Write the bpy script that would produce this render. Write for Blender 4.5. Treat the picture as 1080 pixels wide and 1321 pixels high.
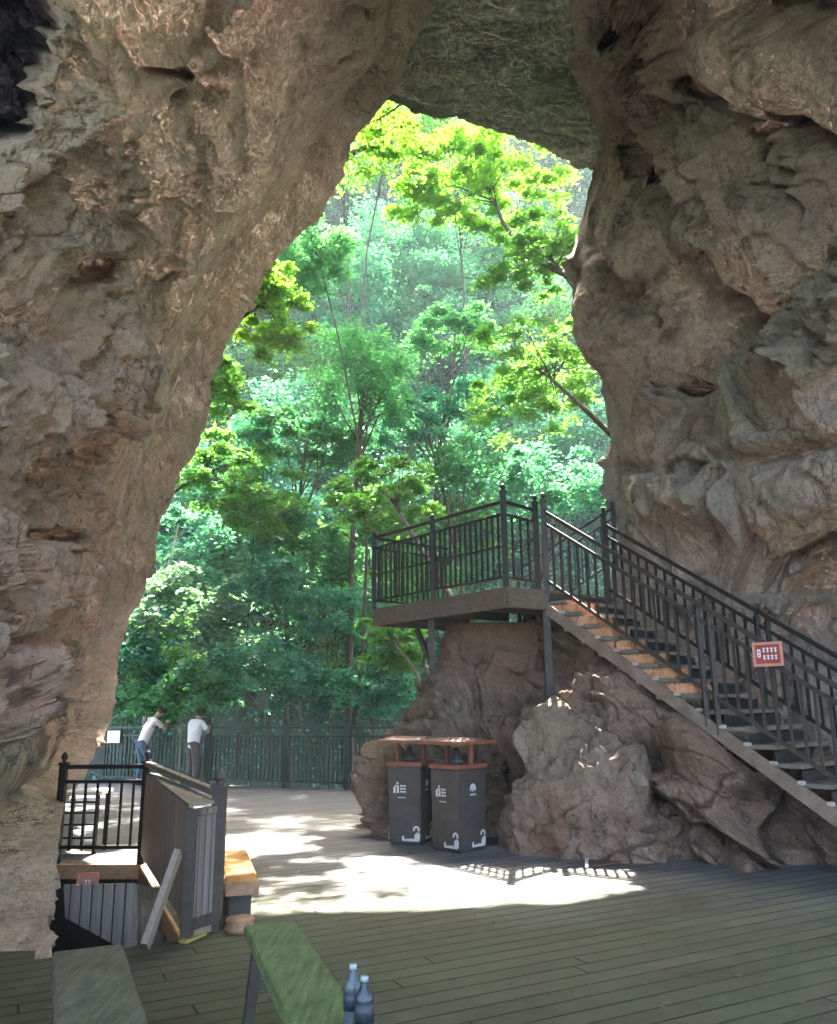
import bpy, bmesh, math, random
import numpy as np
from mathutils import Vector, Matrix, Quaternion
from mathutils.geometry import tessellate_polygon
R = math.radians
S = bpy.context.scene
C = S.collection
for o in list(bpy.data.objects): bpy.data.objects.remove(o)

# ------------------------------------------------------------------ camera, sky, sun, exposure
CAM_H, F_PX, PW, PH = 1.7, 1050.0, 1080.0, 1321.0
PITCH = math.atan((905 - PH / 2) / F_PX); ROLL = R(0.6)
fw = np.array([0, math.cos(PITCH), math.sin(PITCH)])
up0 = np.array([0, -math.sin(PITCH), math.cos(PITCH)]); rt0 = np.array([1.0, 0, 0])
rt = math.cos(ROLL) * rt0 - math.sin(ROLL) * up0
upv = math.sin(ROLL) * rt0 + math.cos(ROLL) * up0
CAM = np.array([0, 0, CAM_H])
cd = bpy.data.cameras.new('camera'); cam = bpy.data.objects.new('camera', cd); C.objects.link(cam)
cd.sensor_fit = 'VERTICAL'; cd.sensor_height = 24; cd.lens = 24 * F_PX / PH
cd.clip_start = 0.05; cd.clip_end = 600
M4 = Matrix.Identity(4)
for i in range(3):
    M4[i][0] = rt[i]; M4[i][1] = upv[i]; M4[i][2] = -fw[i]; M4[i][3] = CAM[i]
cam.matrix_world = M4
S.camera = cam

SUN_DIR = Vector((.13, 1.0, 2.05)).normalized()          # towards the sun
SUN_EL = math.asin(SUN_DIR.z); SUN_AZ = math.atan2(SUN_DIR.x, SUN_DIR.y)
W = bpy.data.worlds.new('World'); S.world = W; W.use_nodes = True
nt = W.node_tree; bg = nt.nodes['Background']
sky = nt.nodes.new('ShaderNodeTexSky'); sky.sky_type = 'NISHITA'; sky.sun_disc = False
sky.sun_elevation = SUN_EL; sky.sun_rotation = SUN_AZ; sky.air_density = .8; sky.dust_density = 5.0; sky.ozone_density = .6
nt.links.new(sky.outputs[0], bg.inputs[0]); bg.inputs[1].default_value = 0.15
sl = bpy.data.lights.new('sun', 'SUN'); sl.energy = 3.6; sl.angle = R(0.5); sl.color = (1, .95, .86)
so = bpy.data.objects.new('sun', sl); C.objects.link(so)
so.rotation_euler = SUN_DIR.to_track_quat('Z', 'Y').to_euler(); so.location = (-20, 20, 40)
S.view_settings.view_transform = 'Standard'; S.view_settings.look = 'None'
S.view_settings.exposure = 4.35; S.view_settings.gamma = 1
S.render.engine = 'CYCLES'
S.cycles.use_denoising = True
S.cycles.max_bounces = 8; S.cycles.diffuse_bounces = 5; S.cycles.transmission_bounces = 4
S.cycles.sample_clamp_indirect = 4

# ------------------------------------------------------------------ pixel <-> world
def ray(px, py):
    return fw + rt * ((px - PW / 2) / F_PX) + upv * ((PH / 2 - py) / F_PX)
def at(px, py, Y):
    d = ray(px, py); return Vector(CAM + d * (Y / d[1]))
def gnd(px, py, z=0.0):
    d = ray(px, py); return Vector(CAM + d * ((z - CAM_H) / d[2]))
def at_np(px, py, Y):
    px = np.asarray(px, float); py = np.asarray(py, float); Y = np.asarray(Y, float)
    d = fw[None] + rt[None] * ((px.ravel() - PW / 2) / F_PX)[:, None] + upv[None] * ((PH / 2 - py.ravel()) / F_PX)[:, None]
    return (CAM[None] + d * (Y.ravel() / d[:, 1])[:, None]).reshape(px.shape + (3,))

# ------------------------------------------------------------------ numpy noise
def _h(ix, iy, iz, seed):
    h = (ix.astype(np.int64) * 374761393 + iy.astype(np.int64) * 668265263 + iz.astype(np.int64) * 2147483647 + seed * 144665) & 0xffffffff
    h = ((h ^ (h >> 13)) * 1274126177) & 0xffffffff
    h = ((h ^ (h >> 16)) * 2246822519) & 0xffffffff
    return (h ^ (h >> 15)) & 0xffffffff
_G = np.array([[1,1,0],[-1,1,0],[1,-1,0],[-1,-1,0],[1,0,1],[-1,0,1],[1,0,-1],[-1,0,-1],[0,1,1],[0,-1,1],[0,1,-1],[0,-1,-1],[1,1,0],[-1,1,0],[0,-1,1],[0,-1,-1]], float)
def perlin(P, seed=0):
    P = np.asarray(P, float); I = np.floor(P); Fr = P - I; I = I.astype(np.int64)
    u = Fr * Fr * Fr * (Fr * (Fr * 6 - 15) + 10)
    out = 0
    for dx in (0, 1):
        wx = u[:, 0] if dx else 1 - u[:, 0]
        for dy in (0, 1):
            wy = u[:, 1] if dy else 1 - u[:, 1]
            for dz in (0, 1):
                wz = u[:, 2] if dz else 1 - u[:, 2]
                g = _G[_h(I[:, 0] + dx, I[:, 1] + dy, I[:, 2] + dz, seed) & 15]
                out = out + wx * wy * wz * (g[:, 0] * (Fr[:, 0] - dx) + g[:, 1] * (Fr[:, 1] - dy) + g[:, 2] * (Fr[:, 2] - dz))
    return out
def fbm(P, octv=5, gain=.5, seed=0, ridged=False):
    a = 1.0; s = 0; n = 0
    for k in range(octv):
        v = perlin(P * (2.03 ** k) + 17.3 * k, seed + k)
        if ridged: v = 1 - 2 * np.abs(v) * 1.4
        s = s + a * v; n += a; a *= gain
    return s / n
def worley(P, seed=0):
    I = np.floor(P).astype(np.int64)
    f1 = np.full(len(P), 9.0); f2 = np.full(len(P), 9.0); cid = np.zeros(len(P))
    for dx in (-1, 0, 1):
        for dy in (-1, 0, 1):
            for dz in (-1, 0, 1):
                a, b, c = I[:, 0] + dx, I[:, 1] + dy, I[:, 2] + dz
                h1 = _h(a, b, c, seed) / 4294967295.0; h2 = _h(a, b, c, seed + 7) / 4294967295.0; h3 = _h(a, b, c, seed + 13) / 4294967295.0
                d = np.sqrt((a + h1 - P[:, 0]) ** 2 + (b + h2 - P[:, 1]) ** 2 + (c + h3 - P[:, 2]) ** 2)
                m = d < f1
                f2 = np.where(m, f1, np.minimum(f2, d)); cid = np.where(m, h1, cid); f1 = np.where(m, d, f1)
    return f1, f2, cid
def facets(P, seed, k=.8):
    """angular blocks: every cell is a tilted plane of its own; returns height and crack mask"""
    I = np.floor(P).astype(np.int64)
    f1 = np.full(len(P), 9.0); f2 = np.full(len(P), 9.0); ht = np.zeros(len(P)); ws = np.zeros(len(P))
    for dx in (-1, 0, 1):
        for dy in (-1, 0, 1):
            for dz in (-1, 0, 1):
                a, b, c = I[:, 0] + dx, I[:, 1] + dy, I[:, 2] + dz
                h = [_h(a, b, c, seed + 7 * q) / 4294967295.0 for q in range(6)]
                vx, vy, vz = P[:, 0] - a - h[0], P[:, 1] - b - h[1], P[:, 2] - c - h[2]
                d = np.sqrt(vx * vx + vy * vy + vz * vz)
                hh = (h[3] - .5) + k * ((h[4] - .5) * vx + (h[5] - .5) * vy + (.5 - h[3]) * vz) * 2
                w = np.exp(-160 * (d - .2)); ht += w * hh; ws += w
                m = d < f1
                f2 = np.where(m, f1, np.minimum(f2, d)); f1 = np.where(m, d, f1)
    ht = ht / (ws + 1e-300)
    return ht, f2 - f1
def smooth(x, a, b):
    t = np.clip((x - a) / (b - a), 0, 1); return t * t * (3 - 2 * t)
def rbf(ctrl):
    c = np.array(ctrl, float); X = c[:, :2] / 300.0; z = c[:, 2]
    def k(d): return np.where(d > 1e-9, d * d * np.log(np.maximum(d, 1e-9)), 0)
    D = np.linalg.norm(X[:, None] - X[None], axis=2); n = len(c)
    A = np.zeros((n + 3, n + 3)); A[:n, :n] = k(D) + np.eye(n) * 0.03
    A[:n, n] = 1; A[:n, n + 1:] = X; A[n, :n] = 1; A[n + 1:, :n] = X.T
    w = np.linalg.solve(A, np.concatenate([z, np.zeros(3)]))
    def f(px, py):
        q = np.stack([np.ravel(px), np.ravel(py)], 1) / 300.0
        out = np.zeros(len(q))
        for i in range(0, len(q), 50000):
            qq = q[i:i + 50000]
            out[i:i + 50000] = k(np.linalg.norm(qq[:, None] - X[None], axis=2)) @ w[:n] + w[n] + qq @ w[n + 1:]
        return out.reshape(np.shape(px))
    return f
def seg_dist(px, py, pts):
    d = np.full(px.shape, 1e9)
    for (x0, y0), (x1, y1) in zip(pts[:-1], pts[1:]):
        L = (x1 - x0) ** 2 + (y1 - y0) ** 2 + 1e-9
        t = np.clip(((px - x0) * (x1 - x0) + (py - y0) * (y1 - y0)) / L, 0, 1)
        d = np.minimum(d, np.hypot(px - x0 - t * (x1 - x0), py - y0 - t * (y1 - y0)))
    return d

# ------------------------------------------------------------------ materials
def newmat(name):
    m = bpy.data.materials.new(name); m.use_nodes = True
    n = m.node_tree.nodes; b = n['Principled BSDF']; return m, m.node_tree, b
class NG:
    def __init__(s, nt): s.nt = nt; s.tc = None
    def n(s, t, **kw):
        x = s.nt.nodes.new(t)
        for k, v in kw.items():
            if k.startswith('i_'):
                key = k[2:]; key = int(key) if key.isdigit() else key.replace('_', ' ')
                if hasattr(v, 'is_output') or isinstance(v, bpy.types.NodeSocket): s.nt.links.new(v, x.inputs[key])
                else: x.inputs[key].default_value = v
            else: setattr(x, k, v)
        return x
    def obj(s):
        if not s.tc: s.tc = s.nt.nodes.new('ShaderNodeTexCoord')
        return s.tc.outputs['Object']
    def map(s, vec, scale=(1, 1, 1), rot=(0, 0, 0), loc=(0, 0, 0)):
        x = s.nt.nodes.new('ShaderNodeMapping'); s.nt.links.new(vec, x.inputs[0])
        x.inputs['Scale'].default_value = scale; x.inputs['Rotation'].default_value = rot; x.inputs['Location'].default_value = loc
        return x.outputs[0]
    def noise(s, vec, scale, detail=5, rough=.6, dist=0):
        x = s.nt.nodes.new('ShaderNodeTexNoise'); s.nt.links.new(vec, x.inputs['Vector'])
        x.inputs['Scale'].default_value = scale; x.inputs['Detail'].default_value = detail
        x.inputs['Roughness'].default_value = rough; x.inputs['Distortion'].default_value = dist
        return x.outputs[0]
    def ramp(s, fac, stops):
        x = s.nt.nodes.new('ShaderNodeValToRGB'); s.nt.links.new(fac, x.inputs[0])
        e = x.color_ramp.elements
        while len(e) < len(stops): e.new(0.5)
        for k, (p, c) in enumerate(stops):
            e[k].position = p; e[k].color = (*c, 1) if len(c) == 3 else c
        return x.outputs[0]
    def mix(s, fac, a, b, mode='MIX'):
        x = s.nt.nodes.new('ShaderNodeMix'); x.data_type = 'RGBA'; x.blend_type = mode
        for v, i in ((fac, 0), (a, 6), (b, 7)):
            if isinstance(v, bpy.types.NodeSocket): s.nt.links.new(v, x.inputs[i])
            else: x.inputs[i].default_value = (*v, 1) if isinstance(v, tuple) and len(v) == 3 else v
        return x.outputs[2]
    def math(s, op, a, b=0.0, c=None):
        x = s.nt.nodes.new('ShaderNodeMath'); x.operation = op
        for i, v in enumerate((a, b, c)):
            if v is None: continue
            if isinstance(v, bpy.types.NodeSocket): s.nt.links.new(v, x.inputs[i])
            else: x.inputs[i].default_value = v
        return x.outputs[0]
    def bump(s, h, strength, dist, nrm=None):
        x = s.nt.nodes.new('ShaderNodeBump'); s.nt.links.new(h, x.inputs['Height'])
        x.inputs['Strength'].default_value = strength; x.inputs['Distance'].default_value = dist
        if nrm: s.nt.links.new(nrm, x.inputs['Normal'])
        return x.outputs[0]

def rock_mat(name, tan, pale, red, moss, stretch_rot=(0, 0, 0), stretch=(1, 1, 1), crack=1.0, streak=1.0):
    m, t, b = newmat(name); g = NG(t)
    o = g.obj(); so_ = g.map(o, stretch, stretch_rot)
    n1 = g.noise(so_, .55, 6, .6, .3); n2 = g.noise(so_, 2.2, 8, .65, 0); n3 = g.noise(o, 9, 6, .7); n4 = g.noise(g.map(so_, loc=(9, 3, 5)), .8, 5, .6, .3)
    col = g.mix(g.ramp(n1, [(.35, (0, 0, 0)), (.65, (1, 1, 1))]), tan, pale)
    col = g.mix(g.ramp(n4, [(.5, (0, 0, 0)), (.72, (.75, .75, .75))]), col, red)
    at_ = g.n('ShaderNodeAttribute', attribute_name='tint')
    sep = g.n('ShaderNodeSeparateColor', i_0=at_.outputs['Color'])
    mossf = g.math('MULTIPLY', sep.outputs[1], g.ramp(n2, [(.3, (.25,) * 3), (.62, (1, 1, 1))]))
    col = g.mix(mossf, col, moss)
    redf = g.math('MULTIPLY', sep.outputs[0], g.ramp(n2, [(.28, (.3,) * 3), (.6, (1, 1, 1))]))
    col = g.mix(redf, col, red)
    palef = g.math('MULTIPLY', sep.outputs[2], g.ramp(n2, [(.35, (.2,) * 3), (.6, (1, 1, 1))]))
    col = g.mix(palef, col, pale)
    col = g.mix(g.ramp(n2, [(.33, (1, 1, 1)), (.5, (0, 0, 0))]), col, tuple(c * .55 for c in tan))
    col = g.mix(g.math('MULTIPLY', g.ramp(n3, [(.3, (0, 0, 0)), (.75, (1, 1, 1))]), .35), col, pale)
    vein = g.n('ShaderNodeTexVoronoi', feature='DISTANCE_TO_EDGE', i_Vector=g.mix(.45, so_, g.n('ShaderNodeTexNoise', i_Vector=so_, i_Scale=1.3, i_Detail=4.0).outputs['Color']), i_Scale=1.6)
    vm = g.ramp(vein.outputs[0], [(0, (1, 1, 1)), (.012, (0, 0, 0))])
    vm = g.math('MULTIPLY', vm, g.ramp(n4, [(.52, (0, 0, 0)), (.66, (crack,) * 3)]))
    col = g.mix(g.math('MULTIPLY', vm, .7), col, tuple(c * .3 for c in tan))
    t.links.new(col, b.inputs['Base Color']); b.inputs['Roughness'].default_value = .85
    b.inputs['Specular IOR Level'].default_value = .25
    n5 = g.noise(g.map(o, (1, 1, 1), (.4, .7, .2)), 22, 8, .75, .3)
    col = g.mix(g.ramp(n5, [(.36, (.6,) * 3), (.5, (0,) * 3)]), col, tuple(c * .42 for c in tan))
    st = g.noise(g.map(so_, (3, 3, .7)), 1.3, 8, .62, 0)
    col = g.mix(g.ramp(st, [(.56, (0,) * 3), (.7, (.3 * streak,) * 3)]), col, tuple(min(1, c * 1.25) for c in pale))
    col = g.mix(g.ramp(st, [(.3, (.5 * streak,) * 3), (.42, (0,) * 3)]), col, tuple(c * .5 for c in red))
    c1 = g.noise(g.map(so_, (1, 1, .55), (.3, .2, .5)), .8, 7, .55, 0); c2 = g.noise(g.map(so_, (1.4, 1.4, .5), (.9, .1, .2), (4, 2, 7)), 1.7, 6, .52, 0)
    def line(nn, w): return g.ramp(g.math('ABSOLUTE', g.math('SUBTRACT', nn, .5)), [(0, (1,) * 3), (w, (0,) * 3)])
    ln = g.math('MULTIPLY', line(c1, .006), g.ramp(n4, [(.38, (0,) * 3), (.55, (1,) * 3)]))
    ln2 = g.math('MULTIPLY', line(c2, .007), g.ramp(n1, [(.40, (0,) * 3), (.58, (1,) * 3)]))
    ln = g.math('MAXIMUM', ln, ln2)
    col = g.mix(g.math('MULTIPLY', ln, .85 * crack), col, tuple(c * .16 for c in tan))
    col = g.mix(g.math('SUBTRACT', 1.0, at_.outputs['Alpha']), col, (.045, .04, .052))  # tint alpha: shade of the deep recess painted into the rock colour
    t.links.new(col, b.inputs['Base Color'])
    n2 = g.math('SUBTRACT', n2, g.math('MULTIPLY', ln, .12))
    def chips(vec, sc):                                  # tilted chipped faces
        v_ = g.n('ShaderNodeTexVoronoi', feature='F1', i_Vector=vec, i_Scale=sc)
        d_ = g.n('ShaderNodeVectorMath', operation='SUBTRACT', i_0=vec, i_1=v_.outputs['Position'])
        c_ = g.n('ShaderNodeVectorMath', operation='SUBTRACT', i_0=v_.outputs['Color']); c_.inputs[1].default_value = (.5, .5, .5)
        dt = g.n('ShaderNodeVectorMath', operation='DOT_PRODUCT', i_0=d_.outputs[0], i_1=c_.outputs[0])
        return g.math('ADD', g.math('MULTIPLY', dt.outputs['Value'], sc), g.math('MULTIPLY', g.n('ShaderNodeSeparateColor', i_0=v_.outputs['Color']).outputs[0], .35))
    wv = g.n('ShaderNodeVectorMath', operation='ADD', i_0=so_)
    ws_ = g.n('ShaderNodeVectorMath', operation='SCALE', i_0=g.n('ShaderNodeTexNoise', i_Vector=o, i_Scale=2.5, i_Detail=5.0, i_Roughness=.6).outputs['Color']); ws_.inputs['Scale'].default_value = .30
    t.links.new(ws_.outputs[0], wv.inputs[1]); wv = wv.outputs[0]
    h = g.math('ADD', g.math('MULTIPLY', n2, .5), g.math('MULTIPLY', n3, .25))
    h = g.math('ADD', h, g.math('ADD', g.math('MULTIPLY', chips(wv, 2.2), .9), g.math('ADD', g.math('MULTIPLY', chips(wv, 5.5), .45), g.math('MULTIPLY', chips(wv, 14.0), .2))))
    h = g.math('SUBTRACT', h, g.math('MULTIPLY', vm, .12))
    nr = g.bump(h, 1.0, .17)
    nr = g.bump(n5, .8, .05, nr)
    t.links.new(nr, b.inputs['Normal'])
    return m
def leaf_mat(name, c0, c1, trans=.45, tc=1.0):
    m = bpy.data.materials.new(name); m.use_nodes = True; t = m.node_tree; t.nodes.clear(); g = NG(t)
    geo = g.n('ShaderNodeNewGeometry'); oi = g.n('ShaderNodeObjectInfo')
    nz = g.noise(geo.outputs['Position'], .45, 3, .6)
    f = g.math('ADD', g.math('MULTIPLY', geo.outputs['Random Per Island'], .5), g.math('MULTIPLY', g.math('SUBTRACT', nz, .25), 1.0))
    f = g.math('ADD', f, g.math('MULTIPLY', g.math('SUBTRACT', oi.outputs['Random'], .5), .35))
    col = g.ramp(f, [(.15, c0), (.85, c1)])
    d = g.n('ShaderNodeBsdfDiffuse', i_Color=col); tr = g.n('ShaderNodeBsdfTranslucent')
    tcol = g.mix(1.0, col, (tc * 1.15, tc * 1.25, tc * .55), 'MULTIPLY'); t.links.new(tcol, tr.inputs[0])
    gl = g.n('ShaderNodeBsdfGlossy', i_Roughness=.45); gl.inputs[0].default_value = (.9, .95, 1, 1)
    m1 = g.n('ShaderNodeMixShader', i_0=trans); t.links.new(d.outputs[0], m1.inputs[1]); t.links.new(tr.outputs[0], m1.inputs[2])
    m2 = g.n('ShaderNodeMixShader', i_0=.025); t.links.new(m1.outputs[0], m2.inputs[1]); t.links.new(gl.outputs[0], m2.inputs[2])
    out = g.n('ShaderNodeOutputMaterial'); t.links.new(m2.outputs[0], out.inputs[0])
    return m
def plain(name, col, rough=.6, metal=0, var=.25, nscale=6, bumpd=.004, spec=.4, stretch=(1, 1, 1), col2=None):
    m, t, b = newmat(name); g = NG(t)
    n = g.noise(g.map(g.obj(), stretch), nscale, 6, .65)
    c2 = col2 or tuple(min(1, c * (1 + var)) for c in col)
    c = g.ramp(n, [(.3, tuple(x * (1 - var) for x in col)), (.7, c2)])
    t.links.new(c, b.inputs['Base Color']); b.inputs['Roughness'].default_value = rough; b.inputs['Metallic'].default_value = metal
    b.inputs['Specular IOR Level'].default_value = spec
    r = g.ramp(g.noise(g.obj(), nscale * 2.3, 4, .6), [(.3, (max(0, rough - .15),) * 3), (.7, (min(1, rough + .15),) * 3)])
    t.links.new(r, b.inputs['Roughness'])
    if bumpd: t.links.new(g.bump(n, .6, bumpd), b.inputs['Normal'])
    return m
def deck_mat():
    m, t, b = newmat('deck_planks'); g = NG(t)
    W_ = .165
    v = g.map(g.obj(), (1, 1, 1), (0, 0, R(-27)))       # x runs along the boards
    sp = g.n('ShaderNodeSeparateXYZ', i_0=v)
    q = g.math('DIVIDE', sp.outputs[1], W_); pid = g.math('FLOOR', q); fr = g.math('FRACT', q)
    edge = g.math('MINIMUM', fr, g.math('SUBTRACT', 1.0, fr))
    wn = g.n('ShaderNodeTexWhiteNoise', noise_dimensions='1D', i_W=pid)
    # board ends
    xs = g.math('ADD', g.math('DIVIDE', sp.outputs[0], 5.6), g.math('MULTIPLY', wn.outputs[0], 7.0))
    xid = g.math('FLOOR', xs); xf = g.math('FRACT', xs); xe = g.math('MULTIPLY', g.math('MINIMUM', xf, g.math('SUBTRACT', 1.0, xf)), 5.6 / W_)
    e2 = g.math('MINIMUM', edge, xe)
    wn2 = g.n('ShaderNodeTexWhiteNoise', noise_dimensions='2D', i_Vector=g.n('ShaderNodeCombineXYZ', i_0=pid, i_1=xid).outputs[0])
    grain = g.noise(g.map(v, (1.2, 22, 1)), 2.0, 6, .7); blot = g.noise(g.obj(), .8, 5, .6, .5); blot2 = g.noise(g.obj(), 3.1, 5, .65)
    col = g.ramp(wn2.outputs[0], [(0, (.029, .034, .015)), (.5, (.041, .045, .021)), (1, (.060, .060, .031))])
    col = g.mix(g.ramp(grain, [(.3, (.7,) * 3), (.7, (0,) * 3)]), col, (.07, .062, .044))
    col = g.mix(g.math('MULTIPLY', g.ramp(blot, [(.4, (0,) * 3), (.65, (1,) * 3)]), .5), col, (.07, .085, .04))
    col = g.mix(g.math('MULTIPLY', g.ramp(blot2, [(.5, (0,) * 3), (.75, (1,) * 3)]), .4), col, (.17, .15, .11))
    yy = g.n('ShaderNodeSeparateXYZ', i_0=g.obj()).outputs[1]
    ww = g.math('ADD', yy, g.math('MULTIPLY', g.math('SUBTRACT', blot, .5), 3.0))
    wear_light = g.ramp(g.math('DIVIDE', ww, 20.0), [(.34, (0,) * 3), (.47, (1,) * 3)])  # far boards weathered grey; cave shade and open-sky light also put into colour
    grey = g.mix(1.0, g.ramp(wn2.outputs[0], [(0, (.125, .122, .12)), (1, (.175, .168, .162))]), g.ramp(grain, [(.3, (.72,) * 3), (.6, (1,) * 3)]), 'MULTIPLY')
    col = g.mix(g.math('MULTIPLY', wear_light, .85), col, grey)
    gap = g.ramp(e2, [(.02, (1,) * 3), (.055, (0,) * 3)])
    col = g.mix(gap, col, (.012, .012, .01))
    t.links.new(col, b.inputs['Base Color'])
    t.links.new(g.ramp(blot2, [(.3, (.55,) * 3), (.7, (.8,) * 3)]), b.inputs['Roughness']); b.inputs['Specular IOR Level'].default_value = .18
    h = g.math('SUBTRACT', g.math('MULTIPLY', grain, .15), g.math('MULTIPLY', gap, 1.0))
    h = g.math('ADD', h, g.math('MULTIPLY', wn2.outputs[0], .3))
    t.links.new(g.bump(h, .8, .015), b.inputs['Normal'])
    return m
def boards_mat(name, c0, c1, w=.11, axis=(1, 0, 0)):
    """weathered vertical boards; index runs along `axis`"""
    m, t, b = newmat(name); g = NG(t)
    dt = g.n('ShaderNodeVectorMath', operation='DOT_PRODUCT', i_0=g.obj()); dt.inputs[1].default_value = axis
    q = g.math('DIVIDE', dt.outputs['Value'], w); pid = g.math('FLOOR', q); fr = g.math('FRACT', q)
    edge = g.math('MINIMUM', fr, g.math('SUBTRACT', 1.0, fr))
    wn = g.n('ShaderNodeTexWhiteNoise', noise_dimensions='1D', i_W=pid)
    gr = g.noise(g.map(g.obj(), (18, 18, 1)), 1.2, 6, .7)
    col = g.mix(wn.outputs[0], c0, c1)
    col = g.mix(g.ramp(gr, [(.35, (.6,) * 3), (.6, (0,) * 3)]), col, tuple(x * .55 for x in c0))
    gap = g.ramp(edge, [(.03, (1,) * 3), (.08, (0,) * 3)])
    col = g.mix(gap, col, (.02, .017, .014))
    t.links.new(col, b.inputs['Base Color']); b.inputs['Roughness'].default_value = .65
    t.links.new(g.bump(g.math('SUBTRACT', g.math('MULTIPLY', gr, .2), gap), .7, .012), b.inputs['Normal'])
    return m

M = {}
M['rock_left'] = rock_mat('rock_left', (.47, .34, .25), (.64, .52, .41), (.46, .255, .165), (.26, .255, .14), (R(20), R(-35), 0), (1.2, 1.2, .5))
M['rock_right'] = rock_mat('rock_right', (.285, .215, .165), (.47, .39, .31), (.35, .205, .14), (.17, .175, .08), (0, R(25), R(10)), (1, 1, .7), .8)
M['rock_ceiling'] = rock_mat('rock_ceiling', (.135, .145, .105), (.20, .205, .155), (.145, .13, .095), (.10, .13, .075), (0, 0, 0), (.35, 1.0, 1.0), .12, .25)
M['rock_outcrop'] = rock_mat('rock_outcrop', (.19, .118, .075), (.275, .20, .14), (.215, .11, .065), (.19, .18, .11), (0, R(30), 0), (1, 1, .8))
M['rock_boulder'] = rock_mat('rock_boulder', (.215, .15, .10), (.30, .235, .175), (.24, .115, .065), (.19, .19, .10), (0, R(30), 0), (1, 1, 1))
M['deck'] = deck_mat()
M['metal'] = plain('painted_dark_metal', (.022, .019, .015), .6, .0, .3, 14, .002, .2)
M['metal_green'] = plain('dark_green_metal', (.018, .028, .025), .55, .0, .3, 14, .002, .45)
M['metal_brown'] = plain('brown_metal', (.036, .027, .02), .65, 0, .3, 10, .002)
M['beam'] = plain('weathered_beam', (.10, .07, .048), .7, 0, .35, 4, .006, .3, (3, 3, 12))
M['tread'] = plain('grey_tread', (.14, .115, .09), .7, 0, .35, 5, .006, .3)
M['stringer'] = plain('pale_stringer', (.17, .12, .085), .75, 0, .35, 5, .006, .3)
M['stone'] = plain('orange_stone', (.42, .21, .11), .85, 0, .4, 7, .03, .2)
M['pale_stone'] = plain('pale_stone', (.34, .28, .23), .85, 0, .3, 8, .02, .2)
M['bench_dark'] = plain('mossy_bench_wood', (.095, .08, .045), .65, 0, .45, 3.5, .005, .3, (12, 1.6, 9), (.13, .12, .07))
M['bench_green'] = plain('green_bench_wood', (.105, .12, .045), .55, 0, .5, 3.2, .005, .3, (12, 1.6, 9), (.15, .185, .07))
M['bench_leg'] = plain('dark_bench_leg', (.045, .04, .03), .6)
M['orange_wood'] = plain('orange_wood', (.34, .15, .035), .55, 0, .35, 3, .006, .35, (4, 1.2, 3), (.45, .22, .06))
M['log_end'] = plain('log_end', (.23, .13, .07), .8, 0, .4, 9, .006)
M['bin'] = plain('bin_grey', (.045, .037, .032), .55, 0, .25, 5, .001, .3)
M['bin_rim'] = plain('bin_rim', (.16, .055, .03), .5, 0, .3, 9, .002)
M['bin_roof'] = plain('bin_roof', (.085, .04, .028), .55, 0, .35, 9, .003)
M['black'] = plain('black_iron', (.02, .02, .02), .5)
M['white_print'] = plain('white_print', (.42, .42, .40), .6, 0, .1, 9, 0)
M['sign_red'] = plain('sign_red', (.30, .055, .03), .5, 0, .15, 9, 0)
M['sign_pale'] = plain('sign_pale', (.5, .22, .16), .5, 0, .1, 9, 0)
M['sign_dark'] = plain('sign_dark', (.16, .06, .045), .5, 0, .2, 9, 0)
M['sign_orange'] = plain('sign_orange', (.62, .20, .09), .5, 0, .15, 9, 0)
M['sign_white'] = plain('sign_white', (.7, .69, .74), .5, 0, .1, 9, 0)
M['stool'] = plain('stool_white', (.6, .58, .54), .55, 0, .15, 6, .002)
M['orange_beam'] = plain('orange_beam', (.42, .24, .12), .65, 0, .3, 4, .005, .3, (4, 8, 8))
M['dark_board'] = plain('dark_board', (.055, .042, .03), .7)
M['pale_board'] = plain('pale_board', (.19, .155, .115), .65, 0, .25, 5, .004, .3, (8, 8, 2))
M['yellow'] = plain('yellow_strip', (.28, .21, .05), .6)
M['bark'] = plain('bark', (.085, .07, .055), .9, 0, .45, 5, .02, .1, (3, 3, 1))
M['bark_pale'] = plain('bark_pale', (.28, .26, .22), .9, 0, .4, 5, .02, .1, (3, 3, 1))
M['soil'] = plain('hill_soil', (.028, .045, .03), .95, 0, .5, .8, .1, .1, (1, 1, 1), (.05, .07, .045))
M['leaf_yellow'] = leaf_mat('leaf_yellow', (.10, .24, .035), (.23, .40, .075), .62)
M['leaf_bright'] = leaf_mat('leaf_bright', (.065, .19, .045), (.17, .34, .09), .58)
M['leaf_mid'] = leaf_mat('leaf_mid', (.04, .155, .075), (.10, .30, .14), .47)
M['leaf_teal'] = leaf_mat('leaf_teal', (.035, .165, .12), (.10, .31, .22), .42)
M['leaf_pale'] = leaf_mat('leaf_pale', (.07, .17, .12), (.2, .33, .24), .35)
M['leaf_dark'] = leaf_mat('leaf_dark', (.025, .10, .07), (.07, .20, .14), .38)
M['skin'] = plain('skin', (.38, .22, .15), .5, 0, .08, 9, 0)
M['hair'] = plain('hair', (.015, .012, .011), .5, 0, .3, 30, .004)
M['shirt_beige'] = plain('shirt_beige', (.52, .47, .44), .8, 0, .08, 12, .01)
M['shirt_white'] = plain('shirt_white', (.6, .61, .63), .8, 0, .08, 12, .01)
M['jeans'] = plain('jeans', (.05, .085, .13), .85, 0, .3, 10, .01)
M['trousers'] = plain('trousers', (.075, .062, .06), .85, 0, .2, 10, .01)
M['shoe'] = plain('shoe', (.05, .05, .05), .6)
def glass_mat(name, col):
    m, t, b = newmat(name); b.inputs['Base Color'].default_value = (*col, 1); b.inputs['Roughness'].default_value = .22
    b.inputs['Transmission Weight'].default_value = .25; b.inputs['IOR'].default_value = 1.4
    return m
M['bottle_clear'] = glass_mat('bottle_clear', (.06, .085, .09))
M['bottle_blue'] = glass_mat('bottle_blue', (.022, .034, .045))
M['bottle_cap'] = plain('bottle_cap', (.25, .28, .29), .4, 0, .1, 9, 0)
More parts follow.
